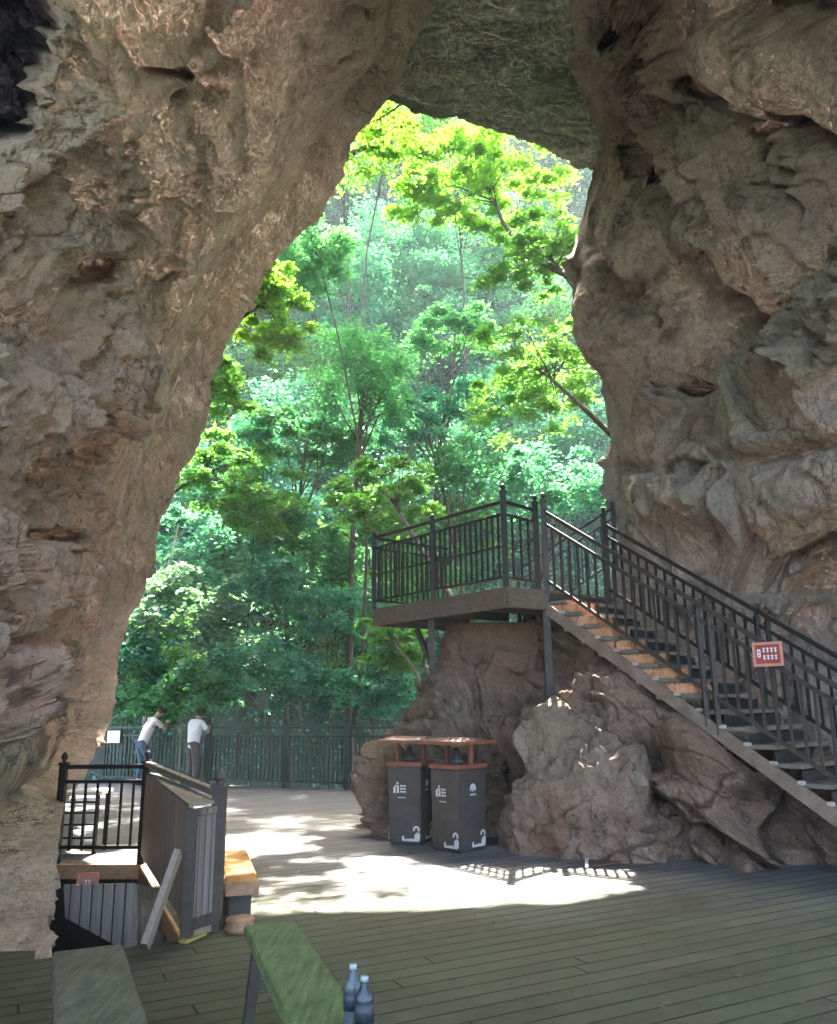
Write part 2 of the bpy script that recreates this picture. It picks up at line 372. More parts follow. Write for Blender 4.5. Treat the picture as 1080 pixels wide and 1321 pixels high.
M['bottle_label'] = plain('bottle_label', (.018, .026, .034), .5, 0, .2, 20, 0)

# ------------------------------------------------------------------ object helpers
def empty(name, loc, label=None, cat=None, group=None, rz=0):
    o = bpy.data.objects.new(name, None); C.objects.link(o); o.location = loc; o.rotation_euler = (0, 0, rz)
    o.empty_display_size = .1
    tag(o, label, cat, group); return o
def tag(o, label=None, cat=None, group=None, kind=None):
    for k, v in (('label', label), ('category', cat), ('group', group), ('kind', kind)):
        if v: o[k] = v
    return o
def rootloc(o):
    while o.parent: o = o.parent
    return Vector(o.location)
class MB:
    def __init__(s): s.v = []; s.f = []
    def add(s, vs, fs):
        n = len(s.v); s.v += [tuple(x) for x in vs]; s.f += [tuple(i + n for i in q) for q in fs]; return s
    def box(s, c, sx, sy, sz, q=None, ax=None):
        c = Vector(c); vs = []
        for k in range(8):
            d = Vector(((-1, 1)[k & 1] * sx / 2, (-1, 1)[k >> 1 & 1] * sy / 2, (-1, 1)[k >> 2] * sz / 2))
            if q: d = q @ d
            vs.append(c + d)
        return s.add(vs, [(0, 2, 3, 1), (4, 5, 7, 6), (0, 1, 5, 4), (2, 6, 7, 3), (0, 4, 6, 2), (1, 3, 7, 5)])
    def bar(s, a, b, w, h, upd=(0, 0, 1)):
        a = Vector(a); b = Vector(b); d = (b - a); L = d.length; d = d / L
        u = Vector(upd); sd = d.cross(u)
        if sd.length < 1e-4: u = Vector((0, 1, 0)); sd = d.cross(u)
        sd.normalize(); u = sd.cross(d)
        vs = []
        for p in (a, b):
            for x, y in ((-1, -1), (1, -1), (1, 1), (-1, 1)): vs.append(p + sd * x * w / 2 + u * y * h / 2)
        return s.add(vs, [(0, 1, 2, 3), (7, 6, 5, 4), (0, 4, 5, 1), (1, 5, 6, 2), (2, 6, 7, 3), (3, 7, 4, 0)])
    def tube(s, pts, rad, n=8, cap=True):
        pts = [Vector(p) for p in pts]; rad = rad if hasattr(rad, '__len__') else [rad] * len(pts)
        vs = []; pu = None
        for i, p in enumerate(pts):
            d = (pts[min(i + 1, len(pts) - 1)] - pts[max(i - 1, 0)]).normalized()
            u = pu if pu else (Vector((0, 0, 1)) if abs(d.z) < .9 else Vector((1, 0, 0)))
            sd = d.cross(u)
            if sd.length < 1e-5: sd = d.orthogonal()
            sd.normalize(); u = sd.cross(d).normalized(); pu = u
            for k in range(n):
                a = 2 * math.pi * k / n; vs.append(p + (sd * math.cos(a) + u * math.sin(a)) * rad[i])
        fs = []
        for i in range(len(pts) - 1):
            for k in range(n): fs.append((i * n + k, i * n + (k + 1) % n, (i + 1) * n + (k + 1) % n, (i + 1) * n + k))
        if cap: fs += [tuple(range(n - 1, -1, -1)), tuple(range((len(pts) - 1) * n, len(pts) * n))]
        return s.add(vs, fs)
    def lathe(s, c, prof, n=16, axis=(0, 0, 1)):
        q = Vector((0, 0, 1)).rotation_difference(Vector(axis)); c = Vector(c); vs = []; fs = []
        for r, z in prof:
            for k in range(n):
                a = 2 * math.pi * k / n; vs.append(c + q @ Vector((r * math.cos(a), r * math.sin(a), z)))
        for i in range(len(prof) - 1):
            for k in range(n): fs.append((i * n + k, i * n + (k + 1) % n, (i + 1) * n + (k + 1) % n, (i + 1) * n + k))
        fs += [tuple(range(n - 1, -1, -1)), tuple(range((len(prof) - 1) * n, len(prof) * n))]
        return s.add(vs, fs)
    def prism(s, poly, z0, z1):
        n = len(poly)
        vs = [(p[0], p[1], z0) for p in poly] + [(p[0], p[1], z1) for p in poly]
        return s.add(vs, [tuple(range(n - 1, -1, -1)), tuple(range(n, 2 * n))] + [(i, (i + 1) % n, (i + 1) % n + n, i + n) for i in range(n)])
    def plate(s, o, ex, ey, poly, th):
        """flat polygon in the plane (o, ex, ey), extruded by th along ex x ey"""
        o = Vector(o); ex = Vector(ex); ey = Vector(ey); nn = ex.cross(ey).normalized(); n = len(poly)
        vs = [o + ex * a + ey * b for a, b in poly] + [o + ex * a + ey * b + nn * th for a, b in poly]
        return s.add(vs, [tuple(range(n - 1, -1, -1)), tuple(range(n, 2 * n))] + [(i, (i + 1) % n, (i + 1) % n + n, i + n) for i in range(n)])
    def build(s, name, mat, parent=None, bevel=0, smooth_=False, subsurf=0):
        me = bpy.data.meshes.new(name); off = rootloc(parent) if parent else Vector((0, 0, 0))
        me.from_pydata([tuple(Vector(v) - off) for v in s.v], [], s.f); me.materials.append(mat)
        bm = bmesh.new(); bm.from_mesh(me); bmesh.ops.recalc_face_normals(bm, faces=bm.faces)
        if bevel: bmesh.ops.bevel(bm, geom=list(bm.edges), offset=bevel, segments=2, affect='EDGES', clamp_overlap=True)
        bm.to_mesh(me); bm.free()
        o = bpy.data.objects.new(name, me); C.objects.link(o)
        if parent: o.parent = parent
        if smooth_:
            for p in me.polygons: p.use_smooth = True
        if subsurf:
            mo = o.modifiers.new('sub', 'SUBSURF'); mo.levels = subsurf; mo.render_levels = subsurf
        return o
def np_mesh(name, V, Fc, mat, smooth_=True, tint=None):
    me = bpy.data.meshes.new(name)
    me.vertices.add(len(V)); me.vertices.foreach_set('co', np.ascontiguousarray(V, dtype=np.float32).ravel())
    k = Fc.shape[1]
    me.loops.add(Fc.size); me.loops.foreach_set('vertex_index', Fc.astype(np.int32).ravel())
    me.polygons.add(len(Fc)); me.polygons.foreach_set('loop_start', np.arange(0, Fc.size, k, dtype=np.int32))
    me.polygons.foreach_set('loop_total', np.full(len(Fc), k, dtype=np.int32))
    if smooth_: me.polygons.foreach_set('use_smooth', np.ones(len(Fc), dtype=bool))
    if mat: me.materials.append(mat)
    if tint is not None:
        a = me.attributes.new('tint', 'FLOAT_COLOR', 'POINT')
        cc = np.ones((len(V), 4), np.float32); tint = np.asarray(tint); cc[:, :tint.shape[1]] = tint; a.data.foreach_set('color', cc.ravel())
    me.update(calc_edges=True); me.validate()
    o = bpy.data.objects.new(name, me); C.objects.link(o); return o
def grid_faces(nu, nv):
    i = np.arange((nu - 1) * (nv - 1)); a = (i // (nv - 1)) * nv + i % (nv - 1)
    return np.stack([a, a + 1, a + nv + 1, a + nv], 1)
def grid_normals(P):
    du = np.gradient(P, axis=0); dv = np.gradient(P, axis=1); n = np.cross(du, dv)
    n /= np.linalg.norm(n, axis=2, keepdims=True) + 1e-12
    flip = np.sum(n * (CAM[None, None] - P), axis=2) < 0
    n[flip] *= -1
    return n
def resample(pts, n):
    p = np.array(pts, float); d = np.concatenate([[0], np.cumsum(np.linalg.norm(np.diff(p[:, :2], axis=0), axis=1))])
    t = np.linspace(0, d[-1], n); return np.stack([np.interp(t, d, p[:, k]) for k in range(p.shape[1])], 1), t / d[-1]

# ------------------------------------------------------------------ cave rock: reliefs with a rounded lip and a return behind the lip
def relief(name, mat, E, ctrl, nu, nv, feats, noise_fn, tint_fn, rev=16, rev_px=60, rev_Y=3.0, vpow=1.35, lip=.5, lipw=30, edge_in=.0, push_fn=None, damp=.30):
    """E: rows (edge px, edge py, outer px, outer py). Depth Y comes from the control points."""
    e, tu = resample(E, nu)
    fdep = rbf(ctrl)
    tv = np.linspace(0, 1, nv) ** vpow
    PX = e[:, 0:1] + (e[:, 2:3] - e[:, 0:1]) * tv; PY = e[:, 1:2] + (e[:, 3:4] - e[:, 1:2]) * tv
    Y = fdep(PX, PY)
    dist = np.hypot(PX - e[:, 0:1], PY - e[:, 1:2])
    Y = Y + lip * np.exp(-dist / lipw)
    Y = np.maximum(Y, 2.0)
    out = np.stack([e[:, 2] - e[:, 0], e[:, 3] - e[:, 1]], 1); out /= np.linalg.norm(out, axis=1, keepdims=True)
    tr = np.linspace(1, 1 / rev, rev)
    RX = e[:, 0:1] + out[:, 0:1] * rev_px * tr ** 1.6; RY = e[:, 1:2] + out[:, 1:2] * rev_px * tr ** 1.6
    RYd = Y[:, 0:1] + rev_Y * tr
    PX = np.concatenate([RX, PX], 1); PY = np.concatenate([RY, PY], 1); Y = np.concatenate([RYd, Y], 1)
    P = at_np(PX, PY, Y); N = grid_normals(P)
    D = noise_fn(P.reshape(-1, 3), PX.ravel(), PY.ravel()).reshape(PX.shape)
    ed = np.concatenate([np.zeros((nu, rev)), dist], 1); D = D * (damp + (1 - damp) * smooth(ed, 5, 90)) - edge_in * np.exp(-ed / 40)
    fx = PX + 7 * perlin(P.reshape(-1, 3) * 2.3, 91).reshape(PX.shape) + 4 * perlin(P.reshape(-1, 3) * 6, 92).reshape(PX.shape)
    fy = PY + 7 * perlin(P.reshape(-1, 3) * 2.3, 93).reshape(PX.shape) + 4 * perlin(P.reshape(-1, 3) * 6, 94).reshape(PX.shape)
    for ft in feats:
        if ft[0] == 'b':                                   # dome or pit: px, py, rx, ry, angle, amplitude
            _, cx, cy, rx, ry, an, am = ft; a = R(an)
            x = (fx - cx) * math.cos(a) + (fy - cy) * math.sin(a); y = -(fx - cx) * math.sin(a) + (fy - cy) * math.cos(a)
            r2 = (x / rx) ** 2 + (y / ry) ** 2
            D = D + am * np.exp(-r2 ** 1.5)
        elif ft[0] == 'c':                                 # crease: points, width, depth
            D = D - ft[3] * np.exp(-(seg_dist(fx, fy, ft[1]) / ft[2]) ** 2)
        elif ft[0] == 's':                                 # step: one side of a line stands proud
            (x0, y0), (x1, y1) = ft[1]; L = math.hypot(x1 - x0, y1 - y0)
            sd = ((fx - x0) * (y1 - y0) - (fy - y0) * (x1 - x0)) / L
            al = ((fx - x0) * (x1 - x0) + (fy - y0) * (y1 - y0)) / L / L
            D = D + ft[3] * smooth(sd, -ft[2], ft[2]) * np.exp(-np.maximum(sd, 0) / ft[4]) * smooth(al, -.1, .1) * (1 - smooth(al, .9, 1.1))
    P2 = P + N * D[:, :, None]
    push = np.zeros(PX.shape)
    for ft in feats:
        if ft[0] == 'h':                                   # hole running straight into the rock
            _, cx, cy, rx, ry, an, am = ft; a = R(an)
            x = (fx - cx) * math.cos(a) + (fy - cy) * math.sin(a); y = -(fx - cx) * math.sin(a) + (fy - cy) * math.cos(a)
            push += am * (1 - smooth(np.sqrt((x / rx) ** 2 + (y / ry) ** 2), .75, 1.15))
    if push_fn: push += push_fn(PX, PY)
    rd = P2 - CAM[None, None]; rd /= np.linalg.norm(rd, axis=2, keepdims=True); P2 = P2 + rd * push[:, :, None]
    t = tint_fn(PX.ravel(), PY.ravel(), P2.reshape(-1, 3))
    return np_mesh(name, P2.reshape(-1, 3), grid_faces(nu, nv + rev), mat, True, t)

def rot_pts(P, ax, an, st):
    q = Matrix.Rotation(R(an), 3, ax); A = np.array(q); return (P @ A.T) * np.array(st)[None]

# left wall --------------------------------------------------------------
EL = [(5,1440,-280,1440),(8,1240,-280,1250),(14,1188,-280,1170),(24,1136,-280,1090),(32,1090,-280,1030),(46,1027,-280,960),(88,990,-280,900),(118,930,-280,840),
      (130,850,-280,740),(165,740,-280,620),(185,660,-280,520),(215,590,-280,430),(240,540,-280,360),(250,490,-280,290),(275,430,-280,210),(310,365,-280,100),
      (345,310,-280,0),(390,265,-280,-120),(418,225,-250,-230),(435,175,-150,-330),(455,145,0,-420),(480,118,130,-460),(498,95,220,-470),(515,50,290,-470),(530,0,340,-470),(548,-100,390,-470),(570,-250,440,-470)]
CL = [(5,1440,4.6),(8,1240,5.6),(-60,1250,5.0),(-280,1250,3.4),(14,1188,6.1),(24,1136,6.5),(32,1090,6.9),(46,1027,8.0),(88,988,10.6),(118,930,12.8),(130,850,14.4),(165,740,14.8),
      (185,660,14.4),(215,590,14.1),(240,540,13.9),(275,430,13.2),(310,365,12.8),(345,310,12.4),(390,265,12.0),(418,225,11.7),(435,175,11.4),(480,118,10.9),(498,95,10.6),(530,0,9.4),(548,-100,8.2),(570,-250,6.6),
      (-40,1100,5.6),(20,950,7.0),(60,900,9.6),(0,800,7.6),(80,780,10.2),(60,650,8.8),(-280,700,4.0),(-280,300,4.4),(0,550,7.3),(120,550,9.8),(0,350,7.5),(120,350,9.4),(220,330,10.4),(200,180,9.2),(60,200,8.0),
      (320,180,10.1),(300,60,9.1),(420,60,9.8),(120,60,8.0),(-100,100,6.0),(200,-100,6.9),(400,-150,7.0),(100,-300,5.0),(350,-400,5.0),(-200,-200,4.6),(150,700,12.6),(200,540,12.0),(110,850,12.5)]
def warp(P, f, a, seed): return a * np.stack([perlin(P * f, seed), perlin(P * f, seed + 1), perlin(P * f, seed + 2)], 1)
def ledges(P, dirv, f, seed, wob=.5, sharp=.12):
    """bedding: a slow rise and a sharp step back, along dirv, broken up by noise"""
    s_ = (P @ np.array(dirv)) * f + wob * fbm(P * .8, 4, .55, seed) * 2 + .12 * perlin(P * 5, seed + 9)
    k = np.floor(s_); x = s_ - k
    amp = .35 + .65 * (_h(k, k * 0, k * 0, seed) / 4294967295.0)
    return amp * (np.minimum(x / (1 - sharp), (1 - x) / sharp) - .5) - .75 * amp * np.exp(-(np.minimum(x, 1 - x) / .035) ** 2)
def nL(P, px, py):
    q = rot_pts(P, 'Y', 32, (1.0, 1.0, .45))
    big = fbm(q * .55, 4, .5, 3)
    rid = fbm(q * 1.2 + warp(P, 1.1, .4, 5), 6, .6, 11, True)
    h1, e1 = facets(q * .8 + warp(P, 1.2, .30, 21), 4, .9)
    h2, e2 = facets(q * 2.3 + warp(P, 3.0, .28, 31), 9, .9)
    h3, e3 = facets(q * 6.0 + warp(P, 7, .3, 36), 14, .9)
    rough = smooth(perlin(q * .7 + 5, 41) - (px - 60) / 420 + .30, -.15, .4)
    ck = smooth(perlin(q * .8 + 9, 43), -.1, .25)
    fine = fbm(P * 5, 5, .65, 51)
    strata = fbm(rot_pts(P, 'Y', 32, (4.0, 2.0, .22)), 5, .6, 61)
    pits = np.maximum(fbm(q * 2.6, 3, .5, 71) - .22, 0)
    calm_ = 1 - .85 * smooth(py, 940, 1010) * (1 - .5 * smooth(py, 1090, 1170))
    L1 = ledges(P, (.78, .25, -.57), 1.1, 81); L2 = ledges(P, (.45, .3, .84), 2.6, 84, .7); L3 = ledges(P, (.78, .25, -.57), 6.5, 87, .9)
    lm_ = smooth(perlin(P * .6, 89), -.3, .15)
    return calm_ * (big * .45 + rid * .11 * (.3 + rough) + h1 * .40 * (.3 + rough) - .30 * ck * np.exp(-(e1 / .045) ** 2) - .10 * ck * np.exp(-(e2 / .06) ** 2) * rough + h2 * .21 * (.2 + rough) + h3 * .09 * (.25 + rough) + fine * .07 * (.5 + rough) + strata * .10 - pits * .45 * (.25 + rough) + lm_ * (.30 * L1 + .15 * L2) * (.35 + .65 * rough) + .035 * L3)
FL = [('h',122,347,30,14,-28,.7),('h',186,278,22,10,42,.5),('h',232,358,14,7,-20,.4),('h',15,832,24,7,-10,.6),('h',85,693,26,9,0,.4),('h',205,82,26,9,15,.4),('b',118,345,34,18,-25,-.55),('b',185,275,26,14,40,-.4),('b',215,75,50,34,20,.3),('b',232,358,16,8,-20,-.35),('c',[(150,40),(160,85),(210,75),(250,60)],9,.35),
      ('c',[(230,60),(262,110),(300,120)],8,.25),('b',140,130,70,120,25,.35),('b',140,240,40,70,30,.3),('c',[(110,260),(150,285),(185,300)],9,.3),('b',75,325,70,50,20,.3),
      ('c',[(330,190),(338,225),(300,260),(270,270)],8,.22),('c',[(190,660),(230,560),(300,420),(360,330)],7,.12),('b',90,520,80,45,20,.3),('c',[(90,620),(95,590),(110,575)],7,.3),('b',85,695,28,12,0,-.35),
      ('c',[(128,700),(124,740),(118,775)],5,.5),('b',15,830,30,9,-10,-.4),('b',60,760,40,60,10,.3),('c',[(0,660),(50,690),(90,640)],9,.3),
      ('c',[(0,380),(60,400),(105,440)],9,.3),('b',170,440,50,60,30,.25),('c',[(205,420),(160,520),(140,620)],8,.25)]
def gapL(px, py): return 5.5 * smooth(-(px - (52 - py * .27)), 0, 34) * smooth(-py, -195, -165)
def tL(px, py, P):
    n = fbm(P * .5, 3, .5, 77)
    dl = seg_dist(px, py, [(r[0], r[1]) for r in EL])
    moss = np.clip(.75 * np.exp(-dl / 75.0) * smooth(-py, -1150, -900) + .25 * smooth(n, .05, .4) + .6 * smooth(py, 860, 960) * (px < 130), 0, 1)
    red = np.clip(1.0 * smooth(py, 380, 700) * smooth(-px, -220, -90) * (1 - smooth(py, 900, 1000)) + .5 * smooth(n, -.1, .3), 0, 1)
    pale = np.clip(.5 * smooth(-py, -420, -150) + .35 * smooth(py, 1040, 1180), 0, 1)
    return np.stack([red, moss, pale, 1 - smooth(-(px - (50 - py * .27)), 0, 16) * smooth(-py, -190, -165)], 1)  # alpha carries the painted shadow of the top-left recess
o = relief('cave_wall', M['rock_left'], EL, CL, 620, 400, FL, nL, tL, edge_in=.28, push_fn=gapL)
tag(o, 'tall craggy tan rock wall leaning over the left of the opening', 'rock wall', kind='structure')

# right wall -------------------------------------------------------------
ER = [(735,-450,1350,-450),(740,-200,1350,-330),(742,0,1350,-120),(750,60,1350,-50),(750,100,1350,0),(768,150,1350,60),(782,190,1350,120),(768,218,1350,160),(760,250,1350,200),(750,290,1350,250),(741,338,1350,310),(737,356,1350,335),
      (746,378,1350,360),(750,420,1350,410),(757,455,1350,450),(775,485,1350,490),(785,510,1350,520),(796,560,1350,570),(792,600,1350,620),(786,632,1350,650),(797,655,1350,680),(805,700,1350,730),(800,800,1350,830),(790,900,1350,920),(780,1000,1350,1010),(780,1100,1350,1100),(780,1260,1350,1240)]
CR = [(735,-450,4.6),(740,-200,6.6),(742,0,9.0),(750,60,9.6),(752,100,10.1),(775,150,10.9),(782,190,11.3),(768,218,11.7),(758,250,11.9),(750,290,12.0),(740,340,12.1),(746,378,12.2),(750,420,12.3),(775,485,12.4),(796,560,12.5),(792,600,12.5),(797,655,12.5),(805,700,12.5),(800,800,12.3),(790,900,12),(780,1000,11.6),(780,1100,11.2),(780,1260,11),
      (850,0,8.8),(860,200,10.0),(830,330,10.9),(900,300,10.4),(1000,300,9.2),(1080,300,8.4),(900,100,9.2),(1000,60,8.0),(1080,0,7.0),(1350,0,5),(1350,400,6.4),(950,450,10.6),(1080,480,9.0),(900,600,11.2),(1000,600,10.0),(1080,620,9.3),(1000,760,10.9),(1080,800,10.8),(1080,900,10.6),(900,800,11.5),(1080,1090,10.4),(900,1090,11),(1350,800,8),(1350,1200,8),(1000,-250,5.5),(1350,-400,4)]
def nR(P, px, py):
    q = rot_pts(P, 'Y', -24, (1.0, 1.0, .6))
    big = fbm(q * .42, 3, .5, 103)
    h1, e1 = facets(q * .55 + warp(P, .9, .45, 121), 104, 1.0)
    h2, e2 = facets(q * 1.6 + warp(P, 2.2, .4, 131), 109, 1.0)
    h3, e3 = facets(q * 4.0 + warp(P, 5, .4, 136), 114, 1.0)
    ck = smooth(perlin(q * .7 + 3, 141), -.2, .2)
    m2 = smooth(perlin(P * .6, 140), -.15, .3)
    rid = fbm(q * 1.5 + warp(P, 1, .4, 145), 6, .58, 111, True)
    qs = P * np.array([4.2, 4.2, .42])[None] + warp(P, 2.0, .25, 161)
    cur = smooth(px, 740, 775) * (1 - smooth(px, 850, 895)) * (1 - smooth(py, 190, 235))
    curt = ((fbm(qs, 4, .55, 150, True) - .2) * .75 + fbm(P * 3.5, 4, .6, 155) * .3) * cur
    pits = np.maximum(fbm(q * 2.0, 3, .5, 171) - .26, 0)
    L1 = ledges(P, (.35, .2, .92), .95, 181, .6); L2 = ledges(P, (-.7, .2, .68), 1.8, 184, .8); L3 = ledges(P, (.35, .2, .92), 5.0, 187, .9)
    lm_ = smooth(perlin(P * .55, 189), -.3, .1)
    calm = 1 - .7 * smooth(px, 870, 930) * (1 - smooth(py, 120, 220))
    return big * .5 + calm * (h1 * .42 - .34 * ck * np.exp(-(e1 / .035) ** 2) + h2 * .19 * (.35 + m2) - .12 * ck * m2 * np.exp(-(e2 / .045) ** 2)) + h3 * .06 * m2 + rid * .04 + curt + fbm(P * 5, 5, .65, 151) * .07 - pits * .35 * calm + (.16 * L1 * lm_ + .07 * L2) * (1 - .8 * cur) * (.3 + .7 * calm) + .03 * L3 * m2
FR = [('h',903,110,22,14,30,1.6),('h',976,164,15,10,5,1.3),('h',1025,152,30,12,8,1.2),('h',785,40,15,24,5,.8),('h',1030,3,60,14,5,1.0),('h',812,205,9,26,5,.5),('h',848,215,8,24,5,.5),('h',892,500,20,8,5,.9),('h',966,414,20,14,20,.8),('c',[(885,0),(880,60),(895,105),(940,140),(977,165),(1025,152),(1085,195)],9,.45),
      ('b',985,75,120,70,15,.55),('b',1000,10,70,16,5,-.5),('c',[(1005,15),(1025,40),(1060,20)],4,.12),('b',835,320,60,120,15,.5),('b',890,260,40,80,0,.3),
      ('c',[(850,200),(888,250),(905,330),(925,380),(965,425)],11,.6),('b',965,415,26,20,20,-.7),('b',985,310,90,90,-30,.45),('c',[(1085,330),(1000,420),(960,440),(905,560)],10,.35),('b',1020,450,80,50,-40,.35),
      ('b',893,500,24,10,5,-.3),('c',[(740,345),(800,380),(850,360)],7,.15),('c',[(800,600),(870,610),(960,590),(1085,575)],9,.3),('c',[(945,610),(940,650),(928,700)],5,.3),('b',1000,640,100,45,5,.35),('b',870,640,60,70,0,.3),
      ('b',1060,790,60,60,20,-.9),('c',[(1085,700),(1010,730),(980,800)],10,.4),('b',905,565,22,8,0,-.15),('b',780,420,30,50,0,.2),('b',1030,200,30,14,0,.3),('b',1055,420,20,30,0,-.25),('c',[(985,455),(1080,440)],8,.25),('b',785,38,18,22,0,-.6),('b',845,150,12,30,0,-.45),('b',820,205,9,24,0,-.5),('b',850,215,9,22,0,-.5)]
def tR(px, py, P):
    n = fbm(P * .5, 3, .5, 177); n2 = fbm(P * 1.1, 3, .5, 178)
    de = seg_dist(px, py, [(r[0], r[1]) for r in ER])
    band = np.exp(-(seg_dist(px, py, [(1085, 380), (1000, 470), (930, 560)]) / 55) ** 2)
    moss = np.clip(.75 * band + .65 * np.exp(-de / 55) * smooth(py, 420, 600) + .25 * smooth(n, .1, .4), 0, 1)
    red = np.clip(.9 * smooth(px, 760, 790) * (1 - smooth(px, 860, 900)) * (1 - smooth(py, 200, 240)) + .4 * smooth(n2, .05, .35) + .4 * np.exp(-((px - 1050) / 60) ** 2 - ((py - 560) / 80) ** 2), 0, 1)
    pale = np.clip(.55 * smooth(-py, -260, -60) * smooth(px, 880, 930) + .3 * smooth(n, -.3, 0) + .5 * np.exp(-((px - 850) / 60) ** 2 - ((py - 660) / 90) ** 2), 0, 1)
    return np.stack([red, moss, pale], 1)
o = relief('cave_wall', M['rock_right'], ER, CR, 600, 400, FR, nR, tR, rev_px=80, edge_in=.1)
tag(o, 'massive blocky brown rock wall right of the opening above the staircase', 'rock wall', kind='structure')

# ceiling -----------------------------------------------------------------
EC = [(400,60,400,-480),(450,105,450,-480),(485,121,485,-480),(520,130,520,-480),(570,140,570,-480),(610,155,610,-480),(650,168,650,-480),(690,180,690,-480),(720,197,720,-480),(745,211,745,-480),(790,217,790,-480),(860,222,860,-480)]
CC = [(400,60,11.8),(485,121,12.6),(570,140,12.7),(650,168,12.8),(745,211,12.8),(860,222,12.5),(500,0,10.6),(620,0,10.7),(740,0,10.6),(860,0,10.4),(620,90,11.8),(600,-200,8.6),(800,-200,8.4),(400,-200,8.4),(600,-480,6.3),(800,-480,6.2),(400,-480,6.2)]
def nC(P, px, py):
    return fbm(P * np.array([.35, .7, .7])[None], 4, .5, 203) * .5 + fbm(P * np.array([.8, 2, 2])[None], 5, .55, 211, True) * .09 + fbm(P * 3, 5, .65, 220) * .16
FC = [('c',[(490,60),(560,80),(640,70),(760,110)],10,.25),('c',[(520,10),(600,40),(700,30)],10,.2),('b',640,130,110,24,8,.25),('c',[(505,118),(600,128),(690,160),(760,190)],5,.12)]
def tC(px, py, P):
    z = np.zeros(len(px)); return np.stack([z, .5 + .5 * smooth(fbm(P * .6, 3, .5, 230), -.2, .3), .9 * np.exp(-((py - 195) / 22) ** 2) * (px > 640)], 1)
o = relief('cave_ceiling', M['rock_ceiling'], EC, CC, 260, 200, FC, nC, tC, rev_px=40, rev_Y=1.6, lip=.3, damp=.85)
tag(o, 'smooth grey green rock roof arching over the top of the opening', 'rock ceiling', kind='structure')

# outcrop under the landing and the stair ---------------------------------
def outcrop():
    nu, nv, rev = 330, 260, 14
    CO = [(575,783,12.0),(640,783,11.7),(705,790,11.5),(640,880,11.6),(578,860,11.9),(540,915,11.3),(523,940,11.4),(495,1050,11.4),(488,1100,11.4),(545,965,11.3),(600,1000,11.0),(640,1060,10.8),(640,1095,10.7),(560,1090,11.2),(700,1000,10.4),
          (705,880,11.1),(760,900,10.5),(850,930,9.7),(800,1090,9.6),(900,1000,9.4),(1000,1030,9.1),(1000,1090,9.3),(1080,1085,9.0),(1120,1100,8.9),(1120,1180,8.9),(480,1180,11.2),(800,1180,9.4),(600,1180,10.8)]
    f = rbf(CO)
    s = np.linspace(0, 1, nu)[:, None]; t = np.linspace(0, 1, nv)[None]
    px0 = 575 + (1120 - 575) * s
    top = np.where(px0 < 690, 803.0, 786 + (px0 - 705) * .735)
    PY = top + (1180 - top) * t
    xl = np.interp(PY, [778, 860, 890, 915, 940, 1000, 1050, 1100, 1180], [575, 578, 560, 540, 523, 505, 492, 488, 480])
    PX = xl + (1120 - xl) * s
    Y = f(PX, PY) + .6 * np.exp(-(PX - xl) / 14)
    # return behind the left edge
    tr = np.linspace(1, 1 / rev, rev)[:, None]
    RX = PX[0:1] + 30 * tr ** 1.5; RYy = np.repeat(PY[0:1], rev, 0); RD = Y[0:1] + 2.2 * tr
    PX = np.concatenate([RX, PX], 0); PY = np.concatenate([RYy, PY], 0); Y = np.concatenate([RD, Y], 0)
    # return over the top
    tr = np.linspace(1, 1 / rev, rev)[None]
    P = at_np(PX, PY, Y)
    topP = P[:, 0:1] + np.array([0, 1.6, 0])[None, None] * tr[:, :, None]
    P = np.concatenate([topP, P], 1); PX = np.concatenate([np.repeat(PX[:, :1], rev, 1), PX], 1); PY = np.concatenate([np.repeat(PY[:, :1], rev, 1), PY], 1)
    N = grid_normals(P); Q = P.reshape(-1, 3); px = PX.ravel(); py = PY.ravel()
    q = rot_pts(Q, 'Y', 30, (1, 1, .7))
    h1, e1 = facets(q * .8 + warp(Q, 1.2, .4, 321), 304, 1.0)
    h2, e2 = facets(q * 2.2 + warp(Q, 3, .4, 331), 309, 1.0)
    calm = np.exp(-((px - 635) / 60) ** 4 - ((py - 835) / 60) ** 4)
    ck = smooth(perlin(q * .9 + 3, 341), -.1, .25)
    D = fbm(q * .7, 4, .5, 303) * .5 + (1 - .75 * calm) * (h1 * .42 - .18 * ck * np.exp(-(e1 / .05) ** 2) + h2 * .14 + fbm(q * 1.8, 6, .6, 311, True) * .10) + fbm(Q * 5, 5, .65, 351) * .07 + (1 - .5 * calm) * (.15 * ledges(Q, (-.6, .2, .75), 1.5, 381, .7) + .06 * ledges(Q, (.5, .2, .84), 4.0, 384, .9))
    D = D.reshape(PX.shape)
    D = D * (.15 + .85 * smooth(PY - np.where(PX < 690, 803.0, 786 + (PX - 705) * .735), 0, 50))
    for cx, cy, rx, ry, am in ((660,905,45,14,-.4),(560,930,40,30,.25),(600,985,40,40,-.35),(645,1040,30,60,-.5),(720,870,40,25,-.35),(800,900,40,40,.3),(830,985,40,30,-.5),(880,900,30,20,-.4),(700,960,40,60,.3),(900,960,40,40,.3),(960,1040,40,30,-.5),(1030,1040,50,40,-.6),(770,840,40,18,.2)):
        D = D + am * np.exp(-(((PX - cx) / rx) ** 2 + ((PY - cy) / ry) ** 2))
    P2 = P + N * D[:, :, None]
    n = fbm(Q * .8, 3, .5, 377)
    moss = np.clip(.85 * np.exp(-((px - 545) / 45) ** 2 - ((py - 945) / 60) ** 2) + .5 * smooth(n, .1, .35) * (py > 860), 0, 1)
    red = np.clip(.8 * smooth(-py, -920, -840) + .5 * smooth(n, -.2, .2), 0, 1)
    pale = np.clip(.5 * smooth(py, 950, 1080) * (px > 600), 0, 1)
    o = np_mesh('rock_outcrop', P2.reshape(-1, 3), grid_faces(*PX.shape), M['rock_outcrop'], True, np.stack([red, moss, pale], 1))
    tag(o, 'reddish brown rock outcrop carrying the landing and the staircase', 'rock')
outcrop()

